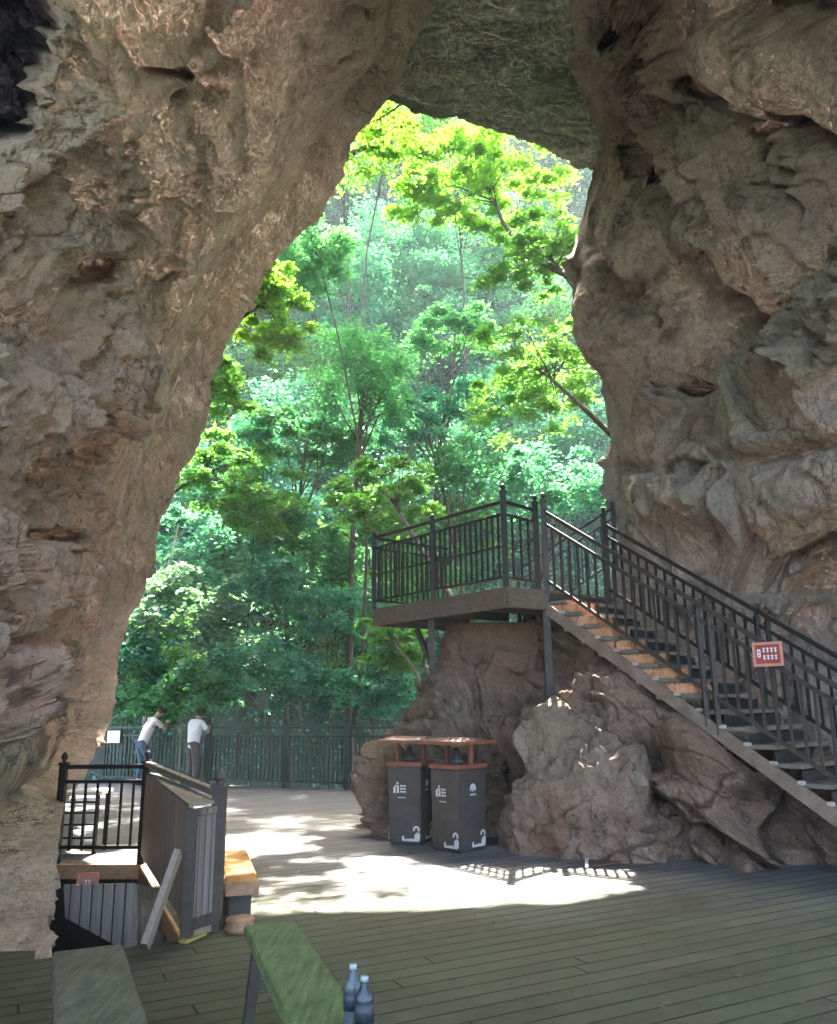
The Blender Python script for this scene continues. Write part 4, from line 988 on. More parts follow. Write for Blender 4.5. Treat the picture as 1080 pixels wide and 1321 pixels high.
# the flight
rise, run_ = .176, .262; SW = 1.35
nst = int(LZ / rise)
stair = empty('staircase', (S0.x, S0.y, 0), 'open staircase of grey treads climbing right to left to the landing', 'staircase')
slope = -rise / run_
def sp(t, off=0, dz=0):   # t metres along the run from the landing
    return S0 + sdir * t + sback * off + Vector((0, 0, slope * t + dz))
tot = nst * run_
me_t = None
for i in range(1, nst + 1):
    c = S0 + sdir * (run_ * (i - .5)) + sback * (SW / 2); z = LZ - rise * i
    q = Quaternion((0, 0, 1), math.atan2(sdir.y, sdir.x))
    MB().box((c.x, c.y, z), run_ * 1.12, SW - .07, .045, q).build('tread', M['tread'], stair, .004)
for i in range(1, nst + 1):
    c = S0 + sdir * (run_ * (i - .98)) + sback * (SW / 2); z = LZ - rise * i
    MB().box((c.x, c.y, z + rise * .46), .018, SW - .09, rise * .62, Quaternion((0, 0, 1), math.atan2(sdir.y, sdir.x))).build('gap_shade', M['black'], stair)  # black sheets standing in for the shade behind the open treads
for off in (0, SW):
    MB().bar(sp(-.05, off, -.26), sp(tot, off, -.25), .05, .14).build('stringer', M['stringer'], stair, .004)
for i in range(1, nst):
    c = sp(run_ * i, -.0, -.13); MB().box((c.x, c.y, c.z - .02), .07, .05, .04, Quaternion((0, 0, 1), math.atan2(sdir.y, sdir.x))).build('bracket', M['pale_stone'], stair, .006)
# stone courses under the upper treads
rng = random.Random(4)
for i in range(1, 8):
    z = LZ - rise * i; c0 = S0 + sdir * (run_ * (i - .2)) + sback * .22
    for j in range(2):
        ln = rng.uniform(.22, .30); c = c0 + sdir * (-.13 + .26 * j) + Vector((0, 0, 0)); q = Quaternion((0, 0, 1), math.atan2(sdir.y, sdir.x) + rng.uniform(-.06, .06))
        MB().box((c.x, c.y, z - .095), ln, .36, .13, q).build('stone_course', M['stone'], stair, .018)
    MB().box((c0.x, c0.y, z - .19), .56, .30, .04, q).build('stone_course', M['pale_stone'], stair, .01)
def stair_rail(off, name, label, mat, cat='railing', withbal=True):
    e = empty(name, sp(0, off), label, cat)
    ts = [0.0, 2.18, 2.31, 4.2]
    for k, t in enumerate(ts):
        p = sp(t, off); turned_post((p.x, p.y, p.z - .12 - (.15 if k else 0)), 1.31 + (.02 if k else .1), .07 if k == 0 else .05, 'post', mat, e, ball=(k == 0))
    for dz, h in ((1.08, .05), (.91, .04), (.13, .04)):
        MB().bar(sp(0, off, dz), sp(tot, off, dz), .04, h).build('rail', mat, e)
    me = bal_proto(.80, .028, mat)
    nb = int(tot / .132)
    for i in range(1, nb):
        p = sp(tot * i / nb, off); put(me, 'baluster', (p.x, p.y, p.z + .11), e, math.atan2(sdir.y, sdir.x))
    return e
stair_rail(0, 'stair_railing', 'near stair railing of dark metal bars carrying the small red plaque', M['metal_brown'])
stair_rail(SW, 'stair_railing', 'far stair railing of dark metal bars along the rock wall', M['metal'])
pz = sp(2.3, .02, -.2); MB().box((pz.x, pz.y, pz.z - .3), .04, .04, .8).build('strut', M['metal'], stair)
# red plaque on the near railing
mk = [(-.33, .06, .03, .30), (-.25, .06, .03, .30), (-.29, .18, .09, .05), (-.29, .02, .09, .05), (-.29, -.1, .09, .05)]
for i in range(4):
    for j in range(2):
        x = -.12 + .13 * i; y = .17 - .3 * j
        mk += [(x, y, .035, .2), (x, y + .06, .085, .04), (x, y - .04, .075, .035)]
tq = 2.97
pp_ = sp(tq, -.055, 1.0); plaque('red_plaque', (pp_.x, pp_.y, pp_.z), .32, .25, M['sign_pale'], M['sign_red'], 'small red sign with pale frame and white characters on the stair railing', mk, math.atan2(sdir.y, sdir.x) , 'sign_white')
# rear flight going up behind the landing
rr = empty('rear_railing', L4, 'dark green sloping railing behind the landing rising to the rock', 'railing')
r0 = at(668, 735, 12.3); r1 = at(790, 655, 13.0); r0 = Vector((r0.x, r0.y, r0.z)); 
for dz, h in ((0, .04), (-.17, .03), (-.86, .03)): MB().bar(r0 + Vector((0, 0, dz)), r1 + Vector((0, 0, dz)), .035, h).build('rail', M['metal_green'], rr)
mg = bal_proto(.7, .024, M['metal_green'])
for i in range(0, 14):
    p = r0.lerp(r1, i / 14); put(mg, 'baluster', (p.x, p.y, p.z - .87), rr)
MB().box((r1.x, r1.y, r1.z - .45), .06, .06, 1.1).build('post', M['metal_green'], rr)
MB().box((r0.x, r0.y, r0.z - .45), .06, .06, 1.0).build('post', M['metal_green'], rr)

# ------------------------------------------------------------------ hillside beyond the gorge
def hill_z(X, Y):
    X = np.asarray(X, float); Y = np.asarray(Y, float)
    base = np.where(Y < 22, -1.2 - (Y - 17) * 1.0, -6.2 + (Y - 22) * 1.75)
    base = np.maximum(base, np.minimum(-1.0, -6.5 + 0 * Y))
    side = .035 * np.maximum(0, np.abs(X + 1) - 6) ** 1.6
    P = np.stack([X.ravel(), Y.ravel(), np.zeros(X.size)], 1)
    return base + side + fbm(P * .13, 4, .5, 401).reshape(X.shape) * 5 + fbm(P * .5, 3, .5, 405).reshape(X.shape) * 1.2
hx = np.linspace(-70, 70, 150); hy = np.concatenate([np.linspace(16.6, 30, 60), np.linspace(31, 75, 80)])
HX, HY = np.meshgrid(hx, hy, indexing='ij'); HZ = hill_z(HX, HY); HZ = np.where(HY < 17.5, np.minimum(HZ, -1.2), HZ)
hill = np_mesh('hillside', np.stack([HX, HY, HZ], 2).reshape(-1, 3), grid_faces(*HX.shape), M['soil']); tag(hill, kind='structure')
gr = np_mesh('ground', np.array([[-400, -400, -7.0], [400, -400, -7.0], [400, 700, -7.0], [-400, 700, -7.0]]), np.array([[0, 1, 2, 3]]), M['soil']); tag(gr, kind='structure')
def hill_hit(px, py, y0=19.0):
    Ys = np.arange(y0, 74, .15); d = ray(px, py); P = CAM[None] + d[None] * (Ys / d[1])[:, None]
    h = hill_z(P[:, 0], Ys); k = np.argmax(h > P[:, 2])
    if h[k] <= P[k, 2]: k = -1
    return Vector((P[k, 0], Ys[k], h[k]))

# ------------------------------------------------------------------ trees
def leaf_quads(cent, size, rng, droop=0.0, tilt=.55, asp=.55):
    n = len(cent)
    nrm = np.stack([rng.normal(0, tilt, n), rng.normal(0, tilt, n), np.ones(n)], 1); nrm /= np.linalg.norm(nrm, axis=1, keepdims=True)
    a = rng.uniform(0, 2 * np.pi, n); t = np.stack([np.cos(a), np.sin(a), np.full(n, -droop)], 1)
    t -= nrm * np.sum(t * nrm, 1, keepdims=True); t /= np.linalg.norm(t, axis=1, keepdims=True); b = np.cross(nrm, t)
    L = (size * rng.uniform(.45, 1.3, n))[:, None]; w = L * asp
    v = np.stack([cent - t * L * .5, cent + b * w * .5 - nrm * L * .06, cent + t * L * .5 - nrm * L * .04, cent - b * w * .5 - nrm * L * .06], 1)
    return v.reshape(-1, 3), np.arange(n * 4).reshape(-1, 4)
def make_tree(name, base, cc, cr, leafmat, nleaf, lsize, seed, barkmat, tr=.12, ncl=26, flat=.35, clr=.30, droop=.2, limb=True, shell=.55, lt=(.72, .97)):
    """base: foot of the trunk; cc, cr: centre and radii of the crown. Returns the Empty."""
    rng = np.random.default_rng(seed); base = Vector(base); cc = np.array(cc, float); cr = np.array(cr, float)
    e = empty(name, base)
    # leaf clump centres
    pts = []
    while len(pts) < ncl:
        p = rng.uniform(-1, 1, 3); r = np.linalg.norm(p)
        if r > 1 or r < shell * rng.uniform(.3, 1) or p[2] < -.75: continue
        pts.append(p * rng.uniform(.85, 1.12))
    pts = np.array(pts); cl = cc[None] + pts * cr[None]
    wt = rng.uniform(.5, 1.5, ncl); wt /= wt.sum()
    idx = rng.choice(ncl, nleaf, p=wt)
    rad = clr * np.mean(cr) * rng.uniform(.6, 1.3, ncl)
    g = rng.normal(0, .55, (nleaf, 3)) * rad[idx][:, None]; g[:, 2] *= flat
    g[:, 2] -= .25 * (g[:, 0] ** 2 + g[:, 1] ** 2) / (rad[idx] + .01) * (1 + droop)
    V, Fq = leaf_quads(cl[idx] + g, lsize, rng, droop)
    off = np.array(base)
    cn = np_mesh('crown', V - off[None], Fq, leafmat, False); cn.parent = e
    m = MB()
    top = Vector(cc + np.array([0, 0, .25]) * cr); n = 7; tp = []
    bend = Vector((rng.normal(0, .12), rng.normal(0, .12), 0)) * (top - base).length
    for i in range(n):
        t = i / (n - 1); tp.append(base.lerp(top, t) + bend * math.sin(t * math.pi) * .5)
    tr *= .75; m.tube(tp, [tr * (1 - .8 * i / (n - 1)) for i in range(n)], 7)
    if limb:
        for k in range(min(ncl, 16)):
            t = rng.uniform(*lt); f = t * (n - 1); i = int(f); p = tp[i].lerp(tp[min(i + 1, n - 1)], f - i); q = Vector(cl[k])
            mid = p.lerp(q, .5) + Vector((rng.normal(0, .06), rng.normal(0, .06), .10)) * (q - p).length
            r0_ = tr * (1 - .8 * t) * .6; m.tube([p, p.lerp(mid, .55), mid, mid.lerp(q, .55), q], [r0_, r0_ * .8, r0_ * .62, r0_ * .42, r0_ * .15], 5)
    m.build('trunk', barkmat, e, 0, True)
    return e
def setmat(o, mat):
    o.material_slots[0].link = 'OBJECT'; o.material_slots[0].material = mat
# featured trees: px, py of the crown centre, half width px, half height px, distance Y, base (px or None), colour, leaves, size, label
FT = [
 ('tree', 625, 232, 140, 78, 18.0, tuple(at(800,380,14.6)), 'leaf_yellow', 21000, .12, 'bright yellow green tree overhanging the top of the opening from the right', dict(ncl=90, flat=.45, clr=.15, shell=.2, tr=.14)),
 ('tree', 700, 330, 90, 62, 16.8, tuple(at(800,440,14.6)), 'leaf_bright', 9500, .12, 'bright green leafy tree reaching out beside the right rock edge below the yellow one', dict(ncl=60, flat=.45, clr=.16, shell=.1, tr=.11)),
 ('tree', 690, 490, 105, 95, 17.5, tuple(at(830,600,14.6)), 'leaf_bright', 13000, .115, 'light green tree with dark bare branches above the rear railing', dict(ncl=70, flat=.45, clr=.16, shell=.1, tr=.10)),
 ('tree', 350, 400, 55, 88, 16.2, tuple(at(265,440,15.2)), 'leaf_yellow', 8500, .115, 'slim yellow green tree glowing against the left rock edge', dict(ncl=55, flat=.5, clr=.2, shell=.1, tr=.12)),
 ('tree', 470, 480, 72, 76, 20.0, None, 'leaf_mid', 13000, .105, 'rounded feathery tree in the middle of the far slope', dict(ncl=40, flat=.8, clr=.30, droop=1.2, tr=.2)),
 ('tree', 495, 640, 70, 66, 17.5, tuple(at(600,800,14.5)), 'leaf_bright', 9500, .12, 'lime green tree with a bare branch left of the landing railing', dict(ncl=55, flat=.42, clr=.18, shell=.1, tr=.10)),
 ('tree', 300, 610, 85, 62, 19.5, tuple(at(165,700,17.2)), 'leaf_bright', 10500, .12, 'fresh green tree with layered sprays left of the lime one', dict(ncl=55, flat=.42, clr=.18, shell=.1, tr=.12)),
 ('tree', 260, 785, 105, 66, 20.0, None, 'leaf_pale', 6500, .19, 'pale blue green tree with big leaves beyond the fence above the two people', dict(ncl=28, flat=.3, clr=.27, tr=.10)),
 ('tree', 230, 690, 75, 55, 23.0, None, 'leaf_teal', 5500, .16, 'teal leaved tree with a pale forked trunk by the left rock edge', dict(ncl=24, flat=.32, clr=.28, tr=.11)),
 ('tree', 720, 620, 95, 52, 20.5, None, 'leaf_teal', 7000, .15, 'dense pale green tree directly behind the landing posts', dict(ncl=34, flat=.5, clr=.27, tr=.12)),
 ('tree', 500, 830, 55, 40, 17.5, tuple(at(560,925,14.5)), 'leaf_bright', 4200, .14, 'small bright green tree beneath the landing with crooked branches', dict(ncl=20, flat=.3, clr=.28, shell=.2, tr=.07)),
 ('tree', 190, 900, 70, 45, 19.5, None, 'leaf_mid', 5500, .13, 'bushy green sapling behind the fence by the two people', dict(ncl=24, flat=.5, clr=.3, tr=.06)),
 ('tree', 500, 175, 45, 40, 16.5, tuple(at(395,215,13.8)), 'leaf_yellow', 2600, .15, 'sunlit yellow green tree top just under the arch apex', dict(ncl=18, flat=.3, clr=.3, shell=.2, tr=.13)),
 ('tree', 285, 500, 40, 60, 18.0, tuple(at(225,560,16.2)), 'leaf_bright', 3200, .15, 'narrow green tree half hidden by the left rock edge', dict(ncl=20, flat=.35, clr=.3, tr=.09)),
 ('tree', 400, 560, 75, 45, 20.5, None, 'leaf_mid', 6500, .14, 'broad mid green tree below the feathery one', dict(ncl=28, flat=.35, clr=.28, tr=.14)),
 ('tree', 590, 420, 60, 45, 22.0, None, 'leaf_mid', 6000, .14, 'green tree on the slope beneath the dark cliff patch', dict(ncl=26, flat=.35, clr=.28, tr=.14)),
 ('tree', 545, 540, 60, 45, 22.0, None, 'leaf_teal', 6000, .14, 'blue green tree between the feathery tree and the right light green tree', dict(ncl=26, flat=.35, clr=.28, tr=.13)),
 ('tree', 405, 325, 62, 62, 18.3, None, 'leaf_mid', 8500, .12, 'tall blue green tree on the slope near the left rock edge', dict(ncl=28, flat=.5, clr=.3, tr=.08, limb=False)),
]
for tx, ty, tz, tl in ((-2.6, 23.5, 20.5, 'leftmost'), (-.4, 24.5, 22.0, 'middle'), (1.2, 23.6, 20.5, 'right')):  # crowns sit out of view, added to shade the far deck
    bz_ = float(hill_z(np.array([tx - .3]), np.array([ty + 3.0]))[0])
    e = make_tree('shade_tree', (tx - .3, ty + 3.0, bz_ - .3), (tx, ty, tz), (1.7, 2.0, 2.2), M['leaf_bright'], 3200, .17, 900 + int(tz * 10 + tx), M['bark'], ncl=40, flat=.5, clr=.22, shell=.1, tr=.10)
    tag(e, tl + ' of three slender trunks with unseen crowns added above the arch for shade', 'tree')
e = make_tree('shrub', tuple(at(540, 112, 13.5)), (-1.0, 14.6, 13.1), (1.7, 1.2, .95), M['leaf_yellow'], 1500, .14, 977, M['bark'], ncl=34, flat=.5, clr=.22, shell=.1, tr=.05)  # mostly hidden above the lip; added and sized to dapple the deck
tag(e, 'sunlit yellow shrub over the outer lip of the arch, added to dapple the deck', 'shrub')
US = [(330, 655, 60, 40, 19.3, 'leaf_bright', 'low lime green sapling'), (385, 700, 55, 42, 20.0, 'leaf_mid', 'mid green sapling'), (445, 725, 60, 45, 20.5, 'leaf_mid', 'dense green sapling'), (340, 740, 60, 40, 19.0, 'leaf_teal', 'blue green sapling'),
      (420, 790, 60, 40, 19.5, 'leaf_teal', 'dense green bush'), (330, 850, 62, 42, 18.6, 'leaf_teal', 'blue green bush'), (270, 890, 55, 40, 18.4, 'leaf_mid', 'leafy green bush'), (400, 880, 60, 42, 18.6, 'leaf_teal', 'low shaded bush'), (480, 890, 50, 40, 18.2, 'leaf_teal', 'pale teal bush'),
      (455, 575, 60, 40, 21.5, 'leaf_teal', 'teal tree crown'), (350, 560, 55, 40, 21.0, 'leaf_teal', 'teal sapling crown'), (600, 600, 55, 42, 21.5, 'leaf_mid', 'green tree crown'), (620, 520, 55, 42, 22.5, 'leaf_teal', 'blue green crown'), (540, 740, 50, 45, 20.0, 'leaf_mid', 'green bush'), (160, 850, 50, 50, 19.5, 'leaf_teal', 'blue green bush'), (215, 840, 50, 45, 20.5, 'leaf_bright', 'bright green bush')]
UW = ['left of the dark trunks', 'in the middle of the gorge', 'left of the landing railing', 'above the pale big leaved tree', 'below the landing height, left of its posts', 'right of the two people', 'just above the woman like gap of the fence', 'over the middle of the fence', 'over the right end of the fence',
      'behind the lime tree', 'behind the layered sprays', 'above the landing railing', 'between the feathery tree and the right trees', 'seen through the landing railing', 'by the left rock edge above the fence', 'behind the two people heads']
UW[6] = 'just above the fence beside the dark haired person'
for (ux, uy, uw, uh, uY, ul, un), uwhere in zip(US, UW):
    FT.append(('tree' if 'crown' in un or 'sapling' in un else 'bush', ux, uy, uw, uh, uY, None, ul, 5200, .125, un + ' ' + uwhere, dict(ncl=24, flat=.42, clr=.32, shell=.15, tr=.05)))
for k, (nm, px, py, wx, wy, Y, bs, lm, nl, ls, lab, kw) in enumerate(FT):
    c = at(px, py, Y); sc = Y / F_PX
    cr = (wx * sc, min(wx, wy * 1.3) * sc * .85, wy * sc)
    if bs is None:
        bx, by = c.x + (k % 3 - 1) * .4, c.y + .4; bz = float(hill_z(np.array([bx]), np.array([by]))[0]) - .2
        bs = (bx, by, min(bz, c.z - cr[2] * .9))
    e = make_tree(nm, bs, c, cr, M[lm], nl, ls, 500 + k, M['bark_pale'] if k in (8, 7) else M['bark'], **kw)
    tag(e, lab, nm)
# repeated slope trees: three prototypes, copied
PR = []
for k, (h, w, nl, ls, fl, lab) in enumerate([(7.5, 2.6, 6500, .20, .4, 0), (9.0, 2.0, 6000, .19, .7, 0), (5.5, 2.9, 6000, .20, .32, 0), (6.5, 2.2, 5200, .17, .5, 0)]):
    PR.append(make_tree('slope_tree', (0, 0, 0), (0, 0, h * .68), (w, w, h * .34), M['leaf_mid'], nl, ls, 800 + k, M['bark'], ncl=30, flat=fl, clr=.3, tr=.13))
KIND = {'leaf_mid': 'mid green forest tree among many on the far slope', 'leaf_teal': 'blue green forest tree among many on the far slope', 'leaf_dark': 'dark green shaded forest tree among many on the far slope', 'leaf_bright': 'light green forest tree among many on the far slope'}
rng = random.Random(11); placed = 0
spots = []
for row, (pyb, n) in enumerate([(935, 8), (905, 8), (880, 9), (820, 9), (750, 9), (690, 9), (620, 9), (560, 8), (500, 8), (440, 8), (380, 7), (320, 8), (260, 9), (200, 9), (140, 9), (80, 9)]):
    x0 = np.interp(pyb, [80, 300, 560, 880], [360, 290, 190, 90]); x1 = np.interp(pyb, [80, 560, 700, 880], [820, 840, 800, 620])
    for i in range(n):
        spots.append((x0 + (x1 - x0) * (i + rng.uniform(.1, .9)) / n, pyb + rng.uniform(-28, 28)))
used = set()
for px, py in spots:
    b = hill_hit(px, py); kk = rng.randrange(4); lm = rng.choices(['leaf_mid', 'leaf_teal', 'leaf_dark', 'leaf_bright'], [4, 5, 3, 1.2])[0]
    src = PR[kk]
    if kk in used:
        o = src.copy(); C.objects.link(o)
        chs = []
        for ch in [c for c in bpy.data.objects if c.parent == src]:
            c2 = ch.copy(); C.objects.link(c2); c2.parent = o; chs.append(c2)
    else:
        used.add(kk); o = src; chs = [c for c in bpy.data.objects if c.parent == src]
    s = rng.uniform(.55, 1.05) * (1 if b.y > 26 else .62)
    o.location = (b.x, b.y, b.z - .3); o.rotation_euler = (rng.uniform(-.08, .08), rng.uniform(-.08, .08), rng.uniform(0, 6.28)); o.scale = (s, s, s * rng.uniform(.9, 1.15))
    for c in chs:
        if c.name.startswith('crown'): setmat(c, M[lm])
    tag(o, KIND[lm], 'tree', 'forest trees on the far slope')
# undergrowth
def undergrowth():
    r = np.random.default_rng(7); n = 150000
    X = r.uniform(-22, 20, n); Y = 17.6 + r.uniform(0, 1, n) ** 1.6 * 36
    Z = hill_z(X, Y)
    cl = fbm(np.stack([X, Y, Z], 1) * .55, 3, .5, 600)
    k = cl > -.28; X, Y, Z, cl = X[k], Y[k], Z[k], cl[k]
    Z = Z + r.uniform(0, 1, len(X)) * (.4 + 2.2 * np.clip(cl + .1, 0, 1))
    V, Fq = leaf_quads(np.stack([X, Y - .2, Z], 1), .2, r, .2, .8)
    o = np_mesh('undergrowth', V, Fq, M['leaf_dark'], False); tag(o, 'dark low undergrowth covering the far slope', 'undergrowth', kind='stuff')
undergrowth()

# ------------------------------------------------------------------ people
def skin_body(name, nodes, edges, mat, parent, sub=2):
    """nodes: {key: ((x,y,z), r)}; the first key is the root"""
    keys = list(nodes); me = bpy.data.meshes.new(name); off = rootloc(parent)
    me.from_pydata([tuple(Vector(nodes[k][0]) - off) for k in keys], [(keys.index(a), keys.index(b)) for a, b in edges], [])
    o = bpy.data.objects.new(name, me); C.objects.link(o); o.parent = parent
    mo = o.modifiers.new('skin', 'SKIN'); mo.use_smooth_shade = True
    sv = me.skin_vertices[0].data
    for i, k in enumerate(keys):
        r = nodes[k][1]; sv[i].radius = (r, r) if not hasattr(r, '__len__') else r
    sv[0].use_root = True
    o.modifiers.new('sub', 'SUBSURF').levels = sub; o.modifiers['sub'].render_levels = sub
    dg = bpy.context.evaluated_depsgraph_get(); dg.update()
    m2 = bpy.data.meshes.new_from_object(o.evaluated_get(dg)); o.modifiers.clear(); o.data = m2; m2.name = name
    m2.materials.clear(); m2.materials.append(mat)
    for p in m2.polygons: p.use_smooth = True
    return o
def person(base, face, J, mats, label, hair_big=False, wide=0.0):
    """J: joints in metres, local frame: x to the person's right, y forward, z up"""
    e = empty('person', base, label, 'person')
    base = Vector(base); f = Vector((math.cos(face), math.sin(face), 0)); r = Vector((f.y, -f.x, 0))
    W_ = lambda p: base + r * p[0] + f * p[1] + Vector((0, 0, p[2]))
    j = {k: W_(v) for k, v in J.items()}
    shirt, legs_m = mats
    nd = {'pel': (j['pel'], .07), 'sp': (j['pel'].lerp(j['chest'], .5), .075), 'chest': (j['chest'], .10), 'neck': (j['neck'], .05), 'hd0': (j['head'] - (j['head'] - j['neck']).normalized() * .03, .07), 'hd1': (j['head'], .088), 'hd2': (j['head'] + (j['head'] - j['neck']).normalized() * .075, .07)}
    ed = [('pel', 'sp'), ('sp', 'chest'), ('chest', 'neck'), ('neck', 'hd0'), ('hd0', 'hd1'), ('hd1', 'hd2')]
    for s in 'LR':
        nd['sh' + s] = (j['sh' + s], .05); nd['el' + s] = (j['el' + s], .038); nd['wr' + s] = (j['wr' + s], .026)
        hv = (j['wr' + s] - j['el' + s]).normalized(); pm = j['wr' + s] + hv * .06
        nd['pm' + s] = (pm, .03)
        ed += [('chest', 'sh' + s), ('sh' + s, 'el' + s), ('el' + s, 'wr' + s), ('wr' + s, 'pm' + s)]
        sd_ = hv.cross(Vector((0, 0, 1)));  sd_ = sd_.normalized() if sd_.length > .1 else r
        for fi, (o_, ln) in enumerate(((-.027, .062), (-.009, .075), (.009, .070), (.026, .055))):
            k1, k2 = f'f{fi}a' + s, f'f{fi}b' + s
            nd[k1] = (pm + sd_ * o_ * 1.15 + hv * (.03 + ln * .45), .0085); nd[k2] = (pm + sd_ * o_ * 1.25 + hv * (.03 + ln * .85) + Vector((0, 0, -.022)), .007)
            ed += [('pm' + s, k1), (k1, k2)]
        tsd = -1 if s == 'R' else 1
        nd['th' + s] = (pm + sd_ * .045 * tsd + hv * .02, .010); ed.append(('pm' + s, 'th' + s))
        nd['hip' + s] = (j['hip' + s], .07); nd['kn' + s] = (j['kn' + s], .05); nd['an' + s] = (j['an' + s], .036); nd['toe' + s] = (j['an' + s] + f * .15 + Vector((0, 0, -.045)), .03)
        ed += [('pel', 'hip' + s), ('hip' + s, 'kn' + s), ('kn' + s, 'an' + s), ('an' + s, 'toe' + s)]
    bod = skin_body('body', nd, ed, M['skin'], e)
    # face: nose, ears
    hdv = (j['head'] - j['neck']).normalized(); ff = (f - hdv * f.dot(hdv)).normalized()
    # shirt
    sn = {'w': (j['pel'] - Vector((0, 0, .15)), (.165, .135)), 'm': (j['pel'].lerp(j['chest'], .5), (.165, .115)), 'c': (j['chest'], (.18, .12)), 'n': (j['neck'] - hdv * .035, .07)}
    se = [('w', 'm'), ('m', 'c'), ('c', 'n')]
    for s in 'LR':
        sn['s' + s] = (j['sh' + s], .072); sn['e' + s] = (j['sh' + s].lerp(j['el' + s], .75), .068); se += [('c', 's' + s), ('s' + s, 'e' + s)]
    skin_body('shirt', sn, se, M[shirt], e)
    tn = {'p': (j['pel'] + Vector((0, 0, .12)), (.14, .11))}; te = []
    for s in 'LR':
        tn['h' + s] = (j['hip' + s] - Vector((0, 0, .06)), .098 + wide * .3); tn['k' + s] = (j['kn' + s], .068 + wide); tn['a' + s] = (j['an' + s] + Vector((0, 0, .05)), .056 + wide)
        te += [('p', 'h' + s), ('h' + s, 'k' + s), ('k' + s, 'a' + s)]
    skin_body('trousers', tn, te, M[legs_m], e)
    m = MB()
    rngp = np.random.default_rng(3)
    nu, nv = 20, 12; vs = []
    rr_ = .122 if hair_big else .108
    ax = hdv; bx = ff; cx_ = ax.cross(bx)
    for i in range(nv):
        ph = math.pi * .72 * i / (nv - 1)
        for k in range(nu):
            a = 2 * math.pi * k / nu; back = .5 - .5 * math.cos(a)      # a = 0 at the face
            p2 = ph * (.62 + .38 * back) if ph > .8 else ph
            p2 = ph * (.58 + .42 * min(1, back * 1.5))
            rad = rr_ * (1 + .06 * math.sin(5 * a + i) * (i > 1) + rngp.normal(0, .02) * (i > 0))
            vs.append(j['head'] + ax * .02 + ax * math.cos(p2) * rad * 1.1 + (bx * math.cos(a) + cx_ * math.sin(a)) * math.sin(p2) * rad)
    fs = [(i * nu + k, i * nu + (k + 1) % nu, (i + 1) * nu + (k + 1) % nu, (i + 1) * nu + k) for i in range(nv - 1) for k in range(nu)]
    m.add(vs, fs); m.build('hair', M['hair'], e, 0, True)
    hh = MB(); hh.tube([j['head'] + ff * .085 + hdv * .015, j['head'] + ff * .108 - hdv * .025, j['head'] + ff * .085 - hdv * .032], [.008, .014, .01], 6); hh.build('nose', M['skin'], bod, 0, True)
    for s in (-1, 1): MB().lathe(j['head'] + cx_ * s * .083 - hdv * .01, [(.004, 0), (.022, .006), (.018, .014)], 10, tuple(cx_ * s)).build('ear', M['skin'], bod, 0, True)
    for s in (-1, 1): MB().lathe(j['head'] + cx_ * s * .032 + ff * .078 + hdv * .012, [(.004, 0), (.011, .004), (.004, .009)], 8, tuple(ff)).build('eye', M['hair'], bod)
    MB().bar(j['head'] + ff * .082 - hdv * .058 - cx_ * .022, j['head'] + ff * .082 - hdv * .058 + cx_ * .022, .008, .008).build('mouth', M['sign_red'], bod)
    for s in 'LR':
        a = j['an' + s]; MB().tube([a - f * .06 + Vector((0, 0, -.04)), a + f * .02 + Vector((0, 0, -.035)), a + f * .13 + Vector((0, 0, -.05)), a + f * .19 + Vector((0, 0, -.055))], [.035, .048, .042, .02], 10).build('shoe', M['shoe'], e, 0, True)
    return e
pb = gnd(192, 1013.5)
J1 = dict(pel=(0, -.10, .92), chest=(0, .08, 1.24), neck=(0, .20, 1.43), head=(.0, .30, 1.535), shL=(-.18, .13, 1.34), shR=(.18, .13, 1.34), elL=(-.21, .33, 1.17), elR=(.21, .33, 1.17), wrL=(.0, .42, 1.27), wrR=(-.02, .46, 1.30),
          hipL=(-.09, -.10, .87), hipR=(.09, -.10, .87), knL=(-.11, -.02, .49), knR=(.12, .08, .50), anL=(-.11, -.10, .09), anR=(.14, .02, .09))
person((pb.x - .12, pb.y, 0), R(40), J1, ('shirt_beige', 'jeans'), 'person in a pale tee shirt and blue jeans bent over the fence, elbows on rail')
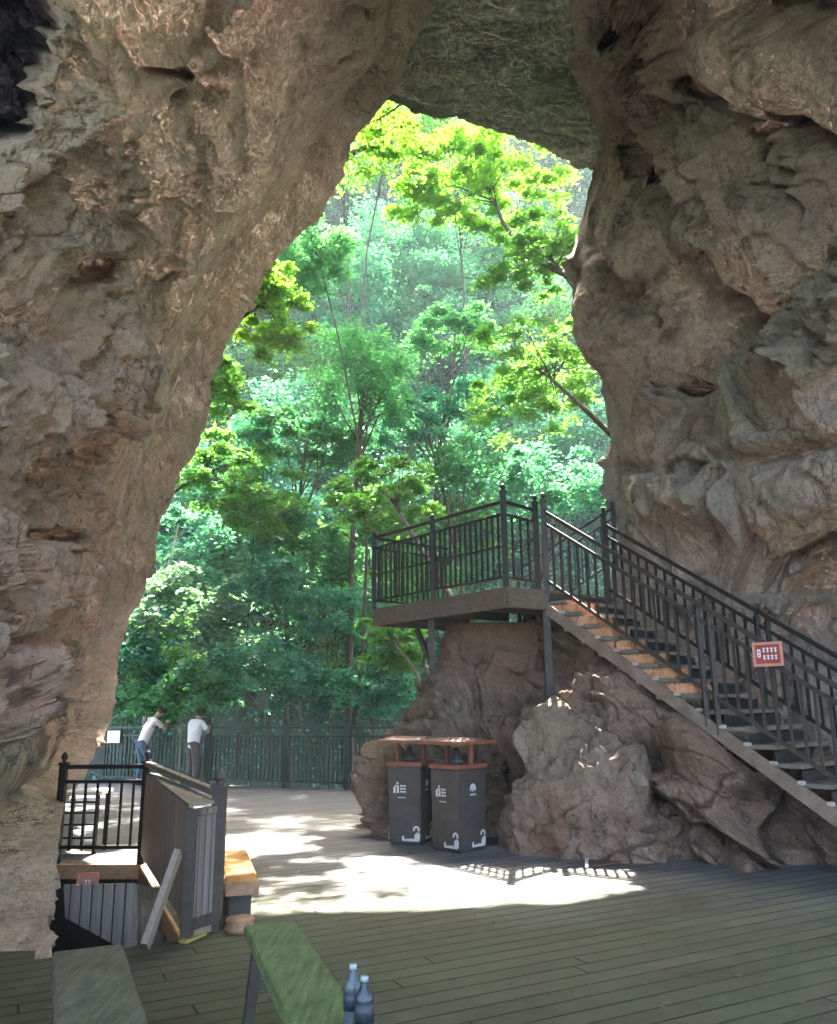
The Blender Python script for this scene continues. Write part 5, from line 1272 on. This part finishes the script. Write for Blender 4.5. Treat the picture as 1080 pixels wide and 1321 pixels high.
pb = gnd(246, 1015.5)
J2 = dict(pel=(0, 0, .90), chest=(0, .06, 1.20), neck=(0, .10, 1.38), head=(.0, .15, 1.485), shL=(-.17, .07, 1.31), shR=(.17, .07, 1.31), elL=(-.24, .17, 1.09), elR=(.25, .20, 1.10), wrL=(-.04, .33, 1.22), wrR=(.08, .36, 1.25),
          hipL=(-.09, 0, .86), hipR=(.09, 0, .86), knL=(-.09, .04, .48), knR=(.09, .05, .48), anL=(-.09, -.01, .09), anR=(.10, .03, .09))
person((pb.x, pb.y, 0), R(52), J2, ('shirt_white', 'trousers'), 'person in a white shirt and wide dark trousers standing at the fence, bushy dark hair', hair_big=True, wide=.022)

# ------------------------------------------------------------------ fallen leaves on the boards
def litter():
    r = np.random.default_rng(31); pts = []
    for px0, px1, py0, py1, n in ((300, 900, 1060, 1230, 260), (600, 1080, 1090, 1321, 160), (160, 600, 1210, 1321, 90), (620, 1000, 1095, 1125, 160)):
        for _ in range(n):
            p = gnd(r.uniform(px0, px1), r.uniform(py0, py1)); pts.append((p.x, p.y, .012))
    V, Fq = leaf_quads(np.array(pts), .042, r, 0, .18)
    tag(np_mesh('fallen_leaves', V, Fq, M['dry_leaf'], False), 'small dry fallen leaves scattered on the deck boards', 'leaves', kind='stuff')
M['dry_leaf'] = leaf_mat('dry_leaf', (.06, .045, .025), (.15, .11, .06), .1)
litter()

# ------------------------------------------------------------------ air in the gorge
HAZE = 0.0011
m = bpy.data.materials.new('haze_air'); m.use_nodes = True; t = m.node_tree; t.nodes.clear()
pv = t.nodes.new('ShaderNodeVolumePrincipled'); ou = t.nodes.new('ShaderNodeOutputMaterial'); t.links.new(pv.outputs[0], ou.inputs['Volume'])
pv.inputs['Color'].default_value = (.78, .93, .92, 1); pv.inputs['Density'].default_value = HAZE; pv.inputs['Anisotropy'].default_value = .2
if HAZE > 0:
    tag(MB().box((0, 30, 41), 150, 100, 98.5).build('haze', m), 'thin pale air filling the gorge and the cave mouth', kind='stuff')
